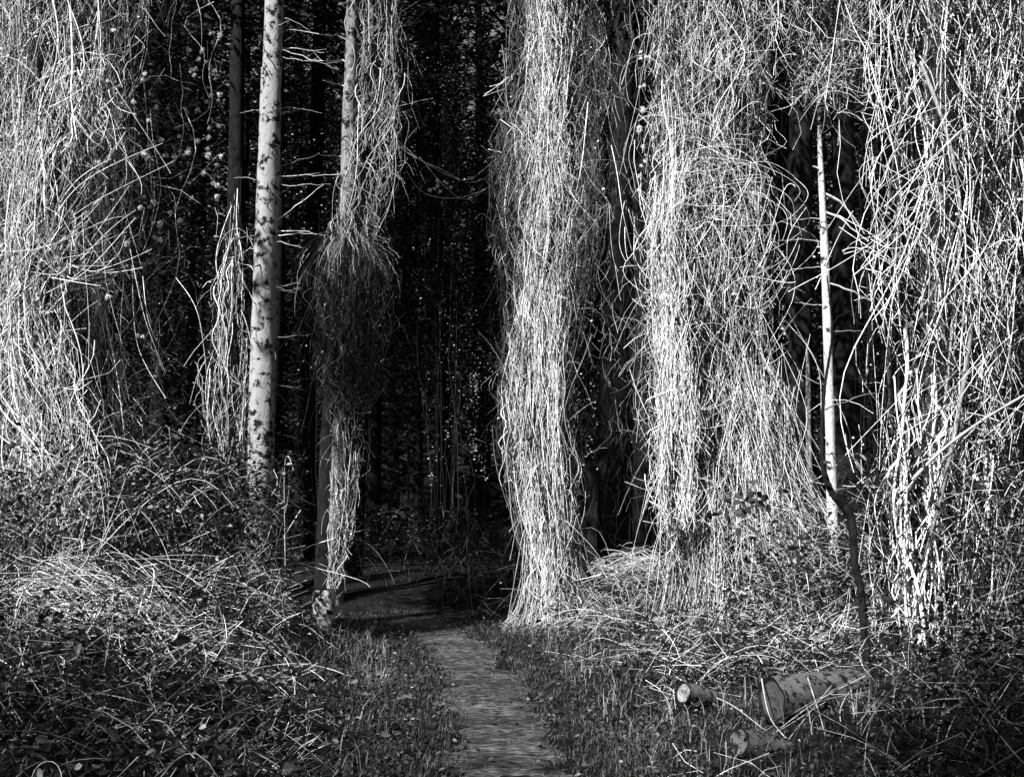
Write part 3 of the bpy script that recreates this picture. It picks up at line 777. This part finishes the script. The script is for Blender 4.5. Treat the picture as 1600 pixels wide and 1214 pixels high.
# diagonal strands running across the curtains
def streaks(label, lines, d, k, r, jit=14, tone=(.5, .9, .3), cut=True):
    b = at(lines[0][0][0], lines[0][0][1], d)
    t = thing('climbing_vine', label, 'vine', b, 'wild vines climbing the trees')
    for ln in lines:
        P = []
        for _ in range(k):
            j = rng.normal(0, jit, 2)
            c = [at(px + j[0] + rng.normal(0, jit), py + j[1] + rng.normal(0, jit), d + rng.normal(0, .2)) for px, py in ln]
            q = interp_path(c, 60)
            a0 = rng.integers(0, 25) if cut else 0; q = q if not cut else q[a0:a0 + rng.integers(18, 36)]
            P.append(q[np.linspace(0, len(q) - 1, 24).astype(int)] if len(q) >= 24 else interp_path(q, 24))
        P = np.array(P)
        strands('vine_stem', P[:1], rng.uniform(r[0], r[1], 1), np.array([.75]), 'vine', t, sides=5)
        if k > 1:
            strands('vine_stem', P[1:2], rng.uniform(r[0], r[1], 1), np.array([.7]), 'vine', t, sides=5)
        if k > 2:
            strands('vine_tangle', P[2:], rng.uniform(r[0], r[1], k - 2), tones(k - 2, *tone), 'vine', t, kind='stuff')
    return t
streaks('slanting vine strands sweeping across the left curtain', [[(40, 430), (130, 330), (215, 250)], [(20, 420), (120, 400), (200, 330)], [(60, 200), (100, 120), (180, 60)], [(30, 440), (110, 420), (200, 410)], [(110, 150), (160, 240), (215, 290)]], 10.2, 22, (.003, .005), jit=26)
streaks('slanting vine strands fanning across the right curtain', [[(1345, 480), (1420, 330), (1520, 200)], [(1350, 320), (1420, 240), (1540, 190)], [(1360, 380), (1400, 440), (1450, 500)], [(1480, 330), (1530, 420), (1580, 500)], [(1500, 620), (1430, 700), (1380, 760)], [(1590, 610), (1500, 670), (1440, 720)]], 9.3, 18, (.0032, .006), jit=32)
streaks('vine strands looping round the bulge of the broad vine mass', [[(1020, 300), (1060, 250), (1130, 240), (1190, 300), (1215, 380)], [(1200, 300), (1210, 380), (1160, 440), (1080, 450)], [(1060, 330), (1130, 300), (1190, 350), (1170, 430)], [(1015, 330), (1020, 420), (1060, 470)], [(1110, 160), (1140, 60), (1190, 25)]], 12.2, 34, (.0026, .0045), jit=24)
streaks('vine strands splaying out from the foot of the broad vine mass to the right', [[(1180, 560), (1205, 680), (1250, 780), (1330, 850)], [(1190, 600), (1205, 740), (1240, 830), (1300, 880)], [(1170, 620), (1190, 760), (1215, 850), (1260, 930)]], 12.4, 70, (.0025, .0048), jit=24, cut=False)
streaks('loose vine strands trailing down right of the left curtain', [[(205, 400), (215, 520), (235, 610)], [(220, 440), (240, 530), (262, 600)], [(140, 470), (160, 560), (190, 640)], [(60, 470), (90, 580), (130, 690)], [(40, 480), (50, 600), (40, 700)], [(100, 480), (110, 590), (160, 700)]], 10.7, 3, (.0026, .0042), jit=16, cut=False)

gar = streaks('thin vine garland slung across the dark gap left of the white column', [[(628, 215), (655, 262), (700, 290), (755, 290), (800, 262)], [(640, 240), (672, 280), (720, 296), (770, 290), (806, 270)]], 16.4, 3, (.002, .003), jit=9, tone=(.1, .4, .3), cut=False)
seed_heads(gar, tangle_at(668, 720, 280, 300, 16.3, 9, .1))
streaks('single stout pale twig dangling between the two pale columns', [[(955, 225), (962, 270), (972, 330), (985, 392)]], 14.2, 1, (.005, .007), jit=2, cut=False)
streaks('loose twigs poking out left of the white column', [[(755, 152), (790, 132), (830, 112)], [(770, 180), (800, 205), (830, 225)], [(748, 225), (775, 245), (800, 260)]], 14.6, 3, (.004, .006), jit=6)
# ------------------------------------------------------------------ undergrowth
def clear(C):
    """True where a point may keep its plant: the ground just in front of the sawn logs is nearly bare"""
    px = 800 + C[:, 0] / C[:, 1] * FPX
    inside = (px > 1035) & (px < 1350) & (C[:, 1] > 6.4) & (C[:, 1] < 8.0)
    inside |= (px > 465) & (px < 560) & (C[:, 1] > 8.5) & (C[:, 1] < 12.4)
    return ~inside | (rng.random(len(C)) < .45)

def in_region(poly_px, d0, d1, k, zlo, zhi):
    """random points over a photo-x band, height above ground"""
    d = rng.uniform(d0, d1, k)
    px = rng.uniform(poly_px[0], poly_px[1], k)
    x = (px - 800) / FPX * d
    return np.stack([x, d, gz(x, d) + rng.uniform(zlo, zhi, k)], -1)

def twig_mass(C, l0, l1, n=5, flat=0.5, bend=0.15):
    S = len(C)
    L = rng.uniform(l0, l1, S)
    az = rng.random(S) * 6.28
    D = unit(np.stack([np.cos(az), np.sin(az), rng.normal(0, flat, S)], -1))
    t = np.linspace(-.5, .5, n)[None, :, None]
    P = C[:, None] + D[:, None] * L[:, None, None] * t
    P[..., 2] -= (rng.normal(.5, .6, S) * bend * L)[:, None] * (t[..., 0] * 2) ** 2
    P[..., 0] += (rng.normal(0, .6, S) * bend * L)[:, None] * (t[..., 0] * 2) ** 2
    P[..., 2] = np.maximum(P[..., 2], gz(P[..., 0], P[..., 1]) + 0.004)
    return P

def leaf_proto(name, s):
    xs = np.array([0, .12, .35, .6, .85, 1.0]); hw = np.array([0.02, .2, .33, .3, .16, 0.0])
    V, T = [], []
    for i, (a, h) in enumerate(zip(xs, hw)):
        j = 1 + 0.12 * (-1) ** i
        V += [(a, 0, -.12 * a * a), (a * .98, h * j, .07 - .15 * a * a), (a * .98, -h * j, .07 - .15 * a * a)]
    Q = []
    for i in range(5):
        b, c = 3 * i, 3 * i + 3
        Q += [(b, c, c + 1, b + 1), (b, b + 2, c + 2, c)]
    o = build(name, np.array(V) * s, np.array(Q), 'leaf', None, tone=np.full(len(V), rng.uniform(.008, .03)), smooth_shade=False)
    me = o.data; bpy.data.objects.remove(o)
    return me
LEAFS = [leaf_proto('leaf', 1.0) for _ in range(3)]
LEAF_PALE = leaf_proto('leaf', 1.0)
for v in LEAF_PALE.attributes['tone'].data: v.value = 0.13
def single_leaves(parent, pts, size=(.06, .1), pale=0.14, name='leaf', face=0.5):
    b = np.array(parent['_b'])
    for p in pts:
        me = LEAF_PALE if rng.random() < pale else LEAFS[rng.integers(0, 3)]
        o = bpy.data.objects.new(name, me)
        link(o, parent)
        o.location = tuple(np.asarray(p) - b)
        s = rng.uniform(*size); o.scale = (s, s * rng.uniform(.8, 1.2), s)
        o.rotation_euler = (rng.normal(face, .5), rng.normal(.2, .5), rng.random() * 6.28)

def bramble(label, px0, px1, d0, d1, h, canes, twigs, small, big, ttone=(.2, .65, .45), r=(.002, .0042), reach=1.0, group='bramble thickets beside the path'):
    C = in_region((px0, px1), d0, d1, 10, 0, .01)
    b = C.mean(0); b[2] = gz(b[0], b[1])
    t = thing('bramble_bush', label, 'bush', b, group)
    # arching canes
    S = canes
    A = in_region((px0, px1), d0, d1, S, -.03, 0)
    az = rng.random(S) * 6.28; L = rng.uniform(.5, 1.6, S) * reach
    n = 12; u = np.linspace(0, 1, n)[None]
    hh = h * rng.uniform(.45, 1.15, S)
    P = np.stack([A[:, 0:1] + np.cos(az)[:, None] * L[:, None] * u, A[:, 1:2] + .6 * np.sin(az)[:, None] * L[:, None] * u,
                  A[:, 2:3] + hh[:, None] * np.sin(u * rng.uniform(1.6, 2.9, S)[:, None]) ** .8], -1)
    P[..., 0] += wander(S, n, np.full(S, .06), (.4, .9)); P[..., 2] += wander(S, n, np.full(S, .04), (.4, .9))
    pe = 800 + P[..., 0] / P[..., 1] * FPX
    if px1 < 600:
        keep = ~((pe > 468) & (P[..., 1] > 8)).any(1)
        P = P[keep]; pe = pe[keep]; S = len(P)
    on_path = (np.abs(P[..., 0] - path_x(P[..., 1])) < .6).any(1)
    P = P[~on_path]; pe = pe[~on_path]; S = len(P)
    if px0 > 1300 and d1 < 9:
        P = P[~((pe < 1350) & (P[..., 1] < 8.4)).any(1)]; S = len(P)
    tn = tones(S, min(.3, ttone[0]), ttone[1] + .1, .62, .006, .03)
    m = min(S // 4, 16)
    for k in range(m):
        strands('cane', P[k:k + 1], rng.uniform(.0035, .006, 1), tn[k:k + 1], 'twig', t, sides=5)
    strands('canes', P[m:], rng.uniform(r[0], r[1], S - m), tn[m:], 'twig', t, kind='stuff')
    twigs = int(twigs * .6)
    zz = h * rng.random(twigs) ** 1.1
    Ct = in_region((px0, px1), d0, d1, twigs, 0, 0.001); Ct[:, 2] += zz
    strands('dry_twigs', twig_mass(Ct, .12, .7, n=4, flat=.7, bend=.08), rng.uniform(r[0], r[1] * .9, twigs), tones(twigs, ttone[0] + .15, ttone[1] + .2, ttone[2] + .2, .008, .03), 'twig', t, kind='stuff')
    # leaves follow the canes
    k = rng.integers(0, S, small); j = rng.integers(3, n, small)
    Cl = P[k, j] + rng.normal(0, .09, (small, 3))
    tl = tones(small, .003, .014, .14, .02, .16) * (.2 if ttone[1] < .2 else 1)  # scrub in the opening gets darker leaves, shade put into their colour
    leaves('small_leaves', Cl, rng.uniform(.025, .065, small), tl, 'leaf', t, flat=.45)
    k = rng.integers(0, S, big); j = rng.integers(4, n, big)
    single_leaves(t, P[k, j] + rng.normal(0, .07, (big, 3)))
    return t

bramble('bramble thicket below the left vine curtain at the picture edge', -40, 170, 9.0, 11.5, 1.2, 120, 1500, 2600, 70)
bramble('leafy bramble bush with broad leaves left of the bare spruce foot', 130, 330, 10.0, 12.5, 1.6, 150, 1500, 4200, 110)
bramble('dark leafy bramble bush around the foot of the bare spruce', 310, 465, 11.5, 14.5, 1.55, 150, 1700, 4200, 100)
bramble('twiggy thicket in front of the spruce, left of the stump', 290, 450, 9.5, 12.0, .7, 100, 1700, 900, 40)
bramble('dark low bramble in the bottom left corner', -60, 260, 4.6, 7.8, .45, 90, 900, 2200, 70, ttone=(.1, .4, .5))
bramble('low dry twiggy growth left of the path foreground', 220, 500, 5.6, 9.0, .22, 50, 1500, 1500, 40)
bramble('dry twig heap at the foot of the white vine column', 880, 1070, 12.5, 16.0, .4, 70, 1700, 1200, 30, ttone=(.15, .55, .4))
bramble('dry tangled growth below the broad vine mass', 1020, 1340, 9.3, 11.6, .3, 110, 2400, 1800, 40, reach=.7, ttone=(.15, .55, .4))
bramble('twiggy scrub around the sawn logs right of the path', 1030, 1340, 9.0, 10.2, .4, 80, 1300, 700, 30)
bramble('dark twiggy scrub in the bottom right corner', 1330, 1660, 5.2, 8.4, .6, 90, 1000, 1600, 50, ttone=(.08, .35, .55))
bramble('dark twiggy scrub hiding the foot of the bleached snag', 1215, 1345, 10.3, 11.8, .85, 60, 900, 1300, 40, ttone=(.1, .5, .45), reach=.4)
bramble('sloping mound of dry stems piled right of the broad vine mass', 1180, 1335, 11.2, 12.6, .62, 70, 1500, 1300, 30, ttone=(.2, .6, .35), reach=.4)
bramble('dark leafy scrub at the foot of the right vine curtain', 1480, 1640, 8.5, 10.5, 1.5, 110, 900, 1700, 60, ttone=(.15, .6, .45))
bramble('scrub toned dark as shade in the opening right of the path end', 690, 820, 15.5, 19.0, 1.1, 50, 700, 1500, 20, ttone=(.02, .15, .6))
bramble('scrub put in black as shade, filling the opening beyond the bend of the path', 540, 790, 19.5, 23.0, 1.2, 80, 500, 5000, 10, ttone=(.01, .05, .6))
bramble('dark scrub behind the bleached snag', 1190, 1345, 14.0, 17.0, 1.4, 90, 900, 1300, 30, ttone=(.08, .4, .5))

# stems splaying out over the ground at the foot of the columns
def foot(owner, cur, S, out):
    t = [o for o in bpy.data.objects if o.get('label') == owner][0]
    z = cur.z0 + rng.uniform(.25, 1.3, S); th = -math.pi / 2 + rng.uniform(-1.9, 1.9, S)
    A = cur.point(z, th, rng.uniform(.4, 1.0, S))
    rr = cur.rc(cur.z0 + .2) * rng.uniform(1.0, out, S)
    B = np.stack([cur.xc(cur.z0) + rr * np.cos(th + rng.normal(0, .2, S)), cur.d + .8 * rr * np.sin(th), np.zeros(S)], -1)
    B[:, 2] = gz(B[:, 0], B[:, 1]) + .01
    u = np.linspace(0, 1, 10)[None, :]
    P = A[:, None] * (1 - u[..., None] ** 1.8) + B[:, None] * u[..., None] ** 1.8
    P[..., 2] = A[:, 2:3] + (B[:, 2] - A[:, 2])[:, None] * u
    P[..., 0] += wander(S, 10, np.full(S, .03), (.5, 1.1))
    strands('splayed_stems', P, rng.uniform(.0024, .005, S), tones(S, .35, .85, .4), 'vine', t, kind='stuff')
foot('brilliant white column of hanging vines beside the path', cF, 260, 2.0)
foot('broad bulging mass of pale looping vines right of centre', cH, 320, 1.7)
# swept mound of bleached dry stems, left
mb = at(170, 960, 8.8)
mb[2] = gz(mb[0], mb[1])
mound = thing('dry_stem_mound', 'arched mound of bleached dry stems sweeping down on the left', 'dry stems', mb)
P = []
for _ in range(420):
    o = rng.normal(0, 1, 2)
    s = rng.uniform(0, .5)
    ctrl = [(20 + 50 * rng.random() + 70 * s, 905 + 22 * o[0]), (110 + 14 * o[1], 905 + 26 * o[0]), (190 + 18 * o[1], 950 + 30 * o[0]), (250 + 24 * o[1], 1010 + 30 * o[0]), (330 + 40 * o[1], 1075 + 26 * o[0])]
    a = rng.integers(0, 3); e = rng.integers(a + 2, 6)
    c = [at(px + rng.normal(0, 26), py + rng.normal(0, 16), 8.6 + .25 * o[0] * -1 + rng.normal(0, .2)) for px, py in ctrl[a:e]]
    P.append(interp_path(c, 14))
P = np.array(P)
tn = tones(len(P), .35, .85, .4)
Cm = np.concatenate([at(rng.normal(170, 55, 260), rng.normal(950, 35, 260), 8.4 + rng.normal(0, .25, 260))])
strands('cross_stems', twig_mass(Cm, .15, .6, flat=.5, bend=.1), rng.uniform(.002, .004, 260), tones(260, .3, .8, .5), 'vine', mound, kind='stuff')
for k in range(30):
    strands('dry_stem', P[k:k + 1], rng.uniform(.004, .006, 1), tn[k:k + 1], 'vine', mound, sides=5)
strands('dry_stems', P[30:], rng.uniform(.0016, .0034, len(P) - 30), tn[30:], 'vine', mound, kind='stuff')

# bright dry heap behind, right of the white column
hb = at(995, 885, 15.5)
heap = thing('dry_stem_heap', 'small sunlit heap of dry stems between the two pale vine columns', 'dry stems', (hb[0], hb[1], float(gz(hb[0], hb[1]))))
S = 900
C = at(rng.normal(1000, 38, S), rng.normal(890, 14, S), 15.0 + rng.normal(0, .4, S))
strands('dry_stems', twig_mass(C, .15, .6, n=4, flat=.3), rng.uniform(.002, .0042, S), tones(S, .3, .8, .35), 'vine', heap, kind='stuff')
for k in range(14):
    C1 = at(rng.normal(1000, 34), rng.normal(880, 10), 14.6)[None]
    strands('dry_stem', twig_mass(C1, .3, .7, n=8, flat=.3), np.array([.0042]), np.array([.6]), 'vine', heap, sides=5)

# dark twisted liana in front of the right curtain
lp = [at(px, py, 9.0) for px, py in [(1362, 1075), (1352, 1010), (1346, 930), (1336, 880), (1331, 815), (1318, 790), (1300, 770), (1288, 738), (1284, 690), (1288, 610), (1300, 520), (1292, 430)]]
lp[0][2] = gz(lp[0][0], lp[0][1]) - .1
sap = thing('bent_sapling', 'dark crooked sapling stem bending in front of the bleached snag', 'sapling', lp[0])
V, F = rough_tube(lp, [.034, .033, .031, .03, .034, .038, .028, .022, .018, .013, .009, .005], sides=14, n=110, rough=.1, seed=61)
build('stem', V, F, 'bark_dark', sap)
for px, py, az, L, rise in [(1330, 815, 35, .5, .5), (1300, 770, 20, .35, .25), (1336, 860, 150, .3, .3), (1290, 640, 10, .5, .3), (1346, 930, 20, .3, .9)]:
    dead_branch(sap, at(px, py, 9.0), R(az), L, rise, .008, .12, name='side_shoot')
single_leaves(sap, at(rng.normal(1325, 22, 16), rng.normal(722, 14, 16), 8.9), (.05, .085), 0.1)
single_leaves(sap, at(rng.normal(1350, 18, 10), rng.normal(745, 6, 10), 8.9), (.05, .085), 0.1)
# bramble spray in front of the broad vine mass
sp = [at(px, py, 11.2) for px, py in [(1245, 930), (1230, 850), (1200, 800), (1165, 780), (1140, 778)]]
sp[0][2] = gz(sp[0][0], sp[0][1])
spray = thing('bramble_spray', 'dark leafy bramble spray in front of the broad vine mass', 'bramble', sp[0])
strands('stem', interp_path(sp, 24)[None], np.array([.008]), np.array([.06]), 'twig', spray, sides=6)
single_leaves(spray, at(rng.normal(1165, 18, 34), rng.normal(792, 15, 34), 11.1 + rng.normal(0, .1, 34)), (.07, .12), 0.0, face=.9)
# branch rising at the right edge
br = thing('fallen_branch', 'long bare branch slanting up across the right curtain', 'branch', at(1440, 730, 8.8))
strands('stem', interp_path([at(1425, 750, 8.8), at(1470, 705, 8.8), at(1530, 660, 8.8), at(1600, 618, 8.8), at(1680, 575, 8.8)], 30)[None], np.array([.014]), np.array([.3]), 'twig', br, sides=8)
for px, py, az, L, rise in [(1530, 660, 15, .4, .1), (1490, 690, 60, .4, .8), (1570, 635, 170, .3, .6)]:
    dead_branch(br, at(px, py, 8.8), R(az), L, rise, .007, .3, name='side_twig')

# ------------------------------------------------------------------ logs and stump
def log(name, label, a, b, ra, rb, bark='bark_log', cut='cut', group='sawn logs on the verge', seed=3, squash=1.0):
    a, b = np.array(a, float), np.array(b, float)
    ax = b - a; L = np.linalg.norm(ax); ax /= L
    t = bpy.data.objects.new(name, None); COL.objects.link(t)
    t.location = tuple(a); t.rotation_euler = Vector(ax).to_track_quat('Z', 'Y').to_euler()
    t['label'] = label; t['category'] = 'log'; t['group'] = group
    # bark shell in local axes along Z
    n, sides = 26, 28
    z = np.linspace(0, L, n)[:, None]; ang = np.arange(sides)[None] * 2 * math.pi / sides
    q = np.random.default_rng(seed)
    rr = ra + (rb - ra) * z / L
    rr = rr * (1 + .05 * np.sin(2 * ang + q.random() * 6) + .035 * np.sin(5 * ang + z * 4) + q.normal(0, .014, (n, sides)))
    V = np.stack([rr * np.cos(ang), rr * np.sin(ang), z + 0 * ang], -1).reshape(-1, 3)
    idx = np.arange(n * sides).reshape(n, sides)
    Q = np.stack([idx[:-1], np.roll(idx[:-1], -1, 1), np.roll(idx[1:], -1, 1), idx[1:]], -1).reshape(-1, 4)
    far = np.concatenate([V, [[0, 0, L + .01]]])
    r = np.arange(sides)
    t1 = np.stack([np.full(sides, n * sides), (n - 1) * sides + r, (n - 1) * sides + (r + 1) % sides], -1)
    V_all = far
    # inner rim folds back to the recessed cut
    rim = V[:sides] * np.array([.8, .8, 1]) + np.array([0, 0, .012])
    far = np.concatenate([far, rim])
    o0 = n * sides + 1
    qr = np.stack([r, o0 + r, o0 + (r + 1) % sides, (r + 1) % sides], -1)
    build('bark', V_all, [Q, t1], bark, t)
    build('bark_rim', np.concatenate([V[:sides] * np.array([1.004, 1.004, 1]), rim]), np.stack([r, sides + r, sides + (r + 1) % sides, (r + 1) % sides], -1), 'bark_dark', t)
    cv = np.concatenate([V[:sides] * np.array([.81, .81, 1]) + np.array([0, 0, .011]), V[:sides] * np.array([.45, .45, 1]) + np.array([0, 0, .016]), [[0, 0, .02]]])
    fq = np.stack([r, sides + r, sides + (r + 1) % sides, (r + 1) % sides], -1)
    ft = np.stack([sides + r, np.full(sides, 2 * sides), sides + (r + 1) % sides], -1)
    build('cut_face', cv, [fq, ft], cut, t)
    return t
p = at(1205, 1094, 7.7); q2 = at(1345, 1076, 8.1)
log('sawn_log', 'thick sawn log with dark cut end facing the path', p, q2, .148, .14, seed=5)
p = at(1066, 1082, 8.6); q2 = at(1112, 1092, 8.75)
log('sawn_log', 'small log with pale sawn end, nearest the path', p, q2, .085, .08, cut='cut_pale', seed=6)
p = at(1152, 1158, 7.1); q2 = at(1222, 1176, 7.3)
log('sawn_log', 'mossy low log half sunk in scrub below the thick log', p, q2, .095, .11, cut='bark_log', seed=8)
p = at(1298, 1120, 8.1); q2 = at(1350, 1075, 8.6)
log('sawn_log', 'log end lying behind dry stems beside the thick log', p, q2, .12, .12, seed=9)
sx = at(505, 980, 12.5)
sx[2] = gz(sx[0], sx[1])
st_top = sx + np.array([0.0, 0, .44])
lg = log('tree_stump', 'short round tree stump with mottled bark left of the path', st_top, sx - np.array([0, 0, .2]), .125, .135, bark='bark_stump', cut='cut_pale', seed=10)
lg['category'] = 'stump'; del lg['group']
# broken pale stalks lying across and standing behind the logs
stk = thing('broken_stalks', 'criss-cross pale broken stalks lying over the thick sawn log', 'dry stems', (at(1190, 1150, 7.4)[0], 7.4, float(gz(at(1190, 1150, 7.4)[0], 7.4))))
for a, b in [((1352, 1056), (1208, 1146)), ((1330, 1062), (1182, 1150)), ((1300, 1070), (1228, 1160)), ((1290, 1096), (1150, 1178)), ((1360, 1080), (1250, 1112)), ((1262, 1058), (1290, 1150)), ((1190, 1060), (1240, 1165)), ((1340, 1118), (1215, 1172)), ((1120, 1090), (1195, 1140))]:
    m = ((a[0] + b[0]) / 2 + rng.normal(0, 9), (a[1] + b[1]) / 2 + rng.normal(0, 8))
    strands('stalk', interp_path([at(*a, 7.75), at(*m, 7.45), at(*b, 7.2)], 14)[None], rng.uniform(.003, .006, 1), rng.uniform(.12, .35, 1), 'vine', stk, sides=6)
up = thing('broken_stalks', 'upright pale stalks standing at the right end of the logs', 'dry stems', (at(1345, 1150, 7.4)[0], 7.4, float(gz(at(1345, 1150, 7.4)[0], 7.4))))
for k in range(12):
    px = rng.normal(1348, 13)
    strands('stalk', interp_path([at(px + rng.normal(0, 6), rng.uniform(1135, 1165), 7.4), at(px, 1110, 7.45), at(px + rng.normal(0, 8), rng.uniform(1055, 1110), 7.5)], 10)[None], rng.uniform(.003, .006, 1), rng.uniform(.1, .4, 1), 'vine', up, sides=6)
# rubble bits
for px, py, d, s, lab in [(393, 1184, 6.75, .05, 'pale stone nearest the left of a row in the grass'), (412, 1180, 6.8, .045, 'pale stone second in the row in the grass'), (430, 1182, 6.78, .05, 'pale stone third in the row in the grass'), (370, 1190, 6.7, .04, 'pale angular stone leftmost of the row in the grass')]:
    V = []
    u = np.linspace(0, math.pi, 7)[:, None]; w = np.linspace(0, 2 * math.pi, 10, endpoint=False)[None]
    k = 1 + rng.normal(0, .16, (7, 10))
    V = np.stack([1.3 * np.sin(u) * np.cos(w) * k, np.sin(u) * np.sin(w) * k, .55 * np.cos(u) * k + 0 * w], -1) * s
    base = at(px, py, d); base[2] = gz(base[0], base[1]) + s * .5
    idx = np.arange(70).reshape(7, 10)
    Q = np.stack([idx[:-1], np.roll(idx[:-1], -1, 1), np.roll(idx[1:], -1, 1), idx[1:]], -1).reshape(-1, 4)
    o = build('stone', V.reshape(-1, 3) + base, Q, 'stone', None, tone=np.full(70, .75), smooth_shade=False, base=base)
    tag(o, lab, 'stone', 'pale stones in the grass')

# ------------------------------------------------------------------ grass, herbs and litter
def band(k, side, lo, hi, d0=5.6, d1=17):
    d = d0 + (d1 - d0) * rng.random(k) ** 1.5
    u = rng.uniform(lo, hi, k) if side else rng.uniform(lo, hi, k)
    x = path_x(d) + side * u
    return x, d
def grass(name, label, x, y, h0, h1, lo, hi):
    c = clear(np.stack([x, y], -1)); x, y = x[c], y[c]
    S = len(x)
    h = rng.uniform(h0, h1, S); az = rng.random(S) * 6.28; lean = rng.uniform(.2, 1.3, S) * h
    wv = rng.uniform(.0018, .004, S)
    B = np.stack([x, y, gz(x, y) - .005], -1)
    D = np.stack([np.cos(az), np.sin(az), np.zeros(S)], -1); W = np.stack([-np.sin(az), np.cos(az), np.zeros(S)], -1) * wv[:, None]
    mid = B + D * (lean * .3)[:, None] + np.array([0, 0, 1]) * (h * .6)[:, None]
    tip = B + D * lean[:, None] + np.array([0, 0, 1]) * (h * .92)[:, None]
    V = np.stack([B - W, B + W, mid + W * .8, mid - W * .8, tip], 1).reshape(-1, 3)
    i = np.arange(S)[:, None] * 5
    o = build(name, V, [i + np.array([[0, 1, 2, 3]]), i + np.array([[3, 2, 4]])], 'grass', None, tone=np.repeat(rng.uniform(lo, hi, S), 5), kind='stuff')
    return tag(o, label, kind='stuff')
x, y = band(34000, -1, .12, 1.9, 4.8); k = rng.random(34000) < smooth(.08, .62, path_x(y) - x); x, y = x[k], y[k]; grass('grass', 'short grass along the left edge of the path', x, y, .015, .06, .014, .065)
x, y = band(38000, 1, .12, 2.4, 4.8); k = rng.random(38000) < smooth(.08, .62, x - path_x(y)); x, y = x[k], y[k]; grass('grass', 'short grass along the right edge of the path', x, y, .015, .06, .014, .065)
x = rng.uniform(-5, 5, 12000); y = rng.uniform(6, 15, 12000)
k = np.abs(x - path_x(y)) > .8
grass('tall_grass', 'longer dry grass scattered over both verges', x[k], y[k], .08, .26, .01, .2)
# herbs
def herb(name, label, x, y, s0, s1, hi):
    S = len(x)
    C = np.stack([x, y, gz(x, y) + rng.uniform(.01, hi, S)], -1)
    C = C[clear(C)]; S = len(C)
    o = leaves(name, C, rng.uniform(s0, s1, S), tones(S, .008, .04, .05, .05, .12), 'leaf', None, flat=.75)
    return tag(o, label, kind='stuff')
x, y = band(15000, -1, .6, 3.2, 4.6, 15); herb('ground_cover', 'low leafy herbs left of the path', x, y, .015, .045, .12)
x, y = band(17000, 1, .65, 4.0, 4.6, 15); herb('ground_cover', 'low leafy herbs right of the path', x, y, .015, .045, .13)
# litter of broken stems over the verges
x = rng.uniform(-6.5, 6.5, 11000); y = rng.uniform(4.6, 17, 11000)
u = np.abs(x - path_x(y)); k = rng.random(11000) < np.clip((u - .7) / 2.2, .0, 1)
C = np.stack([x[k], y[k], gz(x[k], y[k]) + rng.uniform(.01, .3, k.sum()) * np.clip(u[k] / 3, 0, 1)], -1)
C = C[clear(C)]
pn = np.sin(C[:, 0] * 1.7 + 1.3 * np.sin(C[:, 1] * .9)) + np.sin(C[:, 1] * 1.3 + C[:, 0]) + rng.normal(0, .5, len(C))
tl = np.where(pn > .2, tones(len(C), .4, .9, .5, .01, .03), rng.uniform(.008, .03, len(C)))
o = strands('stem_litter', twig_mass(C, .1, .5, n=3, flat=.35), rng.uniform(.0016, .0036, len(C)), tl, 'twig', None, kind='stuff')
tag(o, 'litter of broken dry stems over the verges', kind='stuff')
# leaves and tufts on the path
S = 700
y = 5 + 11.5 * rng.random(S) ** 1.4; sd = rng.choice([-1, 1], S); x = path_x(y) + sd * (.5 - np.abs(rng.normal(0, .17, S)))
C = np.stack([x, y, gz(x, y) + .03], -1)
o = leaves('fallen_leaves', C, rng.uniform(.02, .055, S), tones(S, .01, .05, .15, .04, .09), 'leaf', None, flat=.95)
tag(o, 'fallen leaves along the trodden edges of the path', kind='stuff')
k = 5000
y = 4.8 + 12 * rng.random(k) ** 1.4
cl = np.sin(y * 3.7) + np.sin(y * 1.3 + 2) + rng.normal(0, .6, k)
x = path_x(y) + rng.choice([-1, 1], k) * (.42 - np.abs(rng.normal(0, .12, k)))
grass('grass_tufts', 'short grass tufts creeping onto the path', x[cl > .2], y[cl > .2], .015, .05, .012, .06)
# bits on the path
S = 420
y = rng.uniform(5.5, 16.5, S); x = path_x(y) + rng.normal(0, .2, S)
C = np.stack([x, y, gz(x, y) + .028], -1)
o = strands('path_litter', twig_mass(C, .02, .14, n=3, flat=.03), rng.uniform(.0012, .003, S), tones(S, .03, .2, .5), 'twig', None, kind='stuff')
tag(o, 'chips and twigs trodden into the path', kind='stuff')
for o in list(bpy.data.objects):
    if '_b' in o: del o['_b']
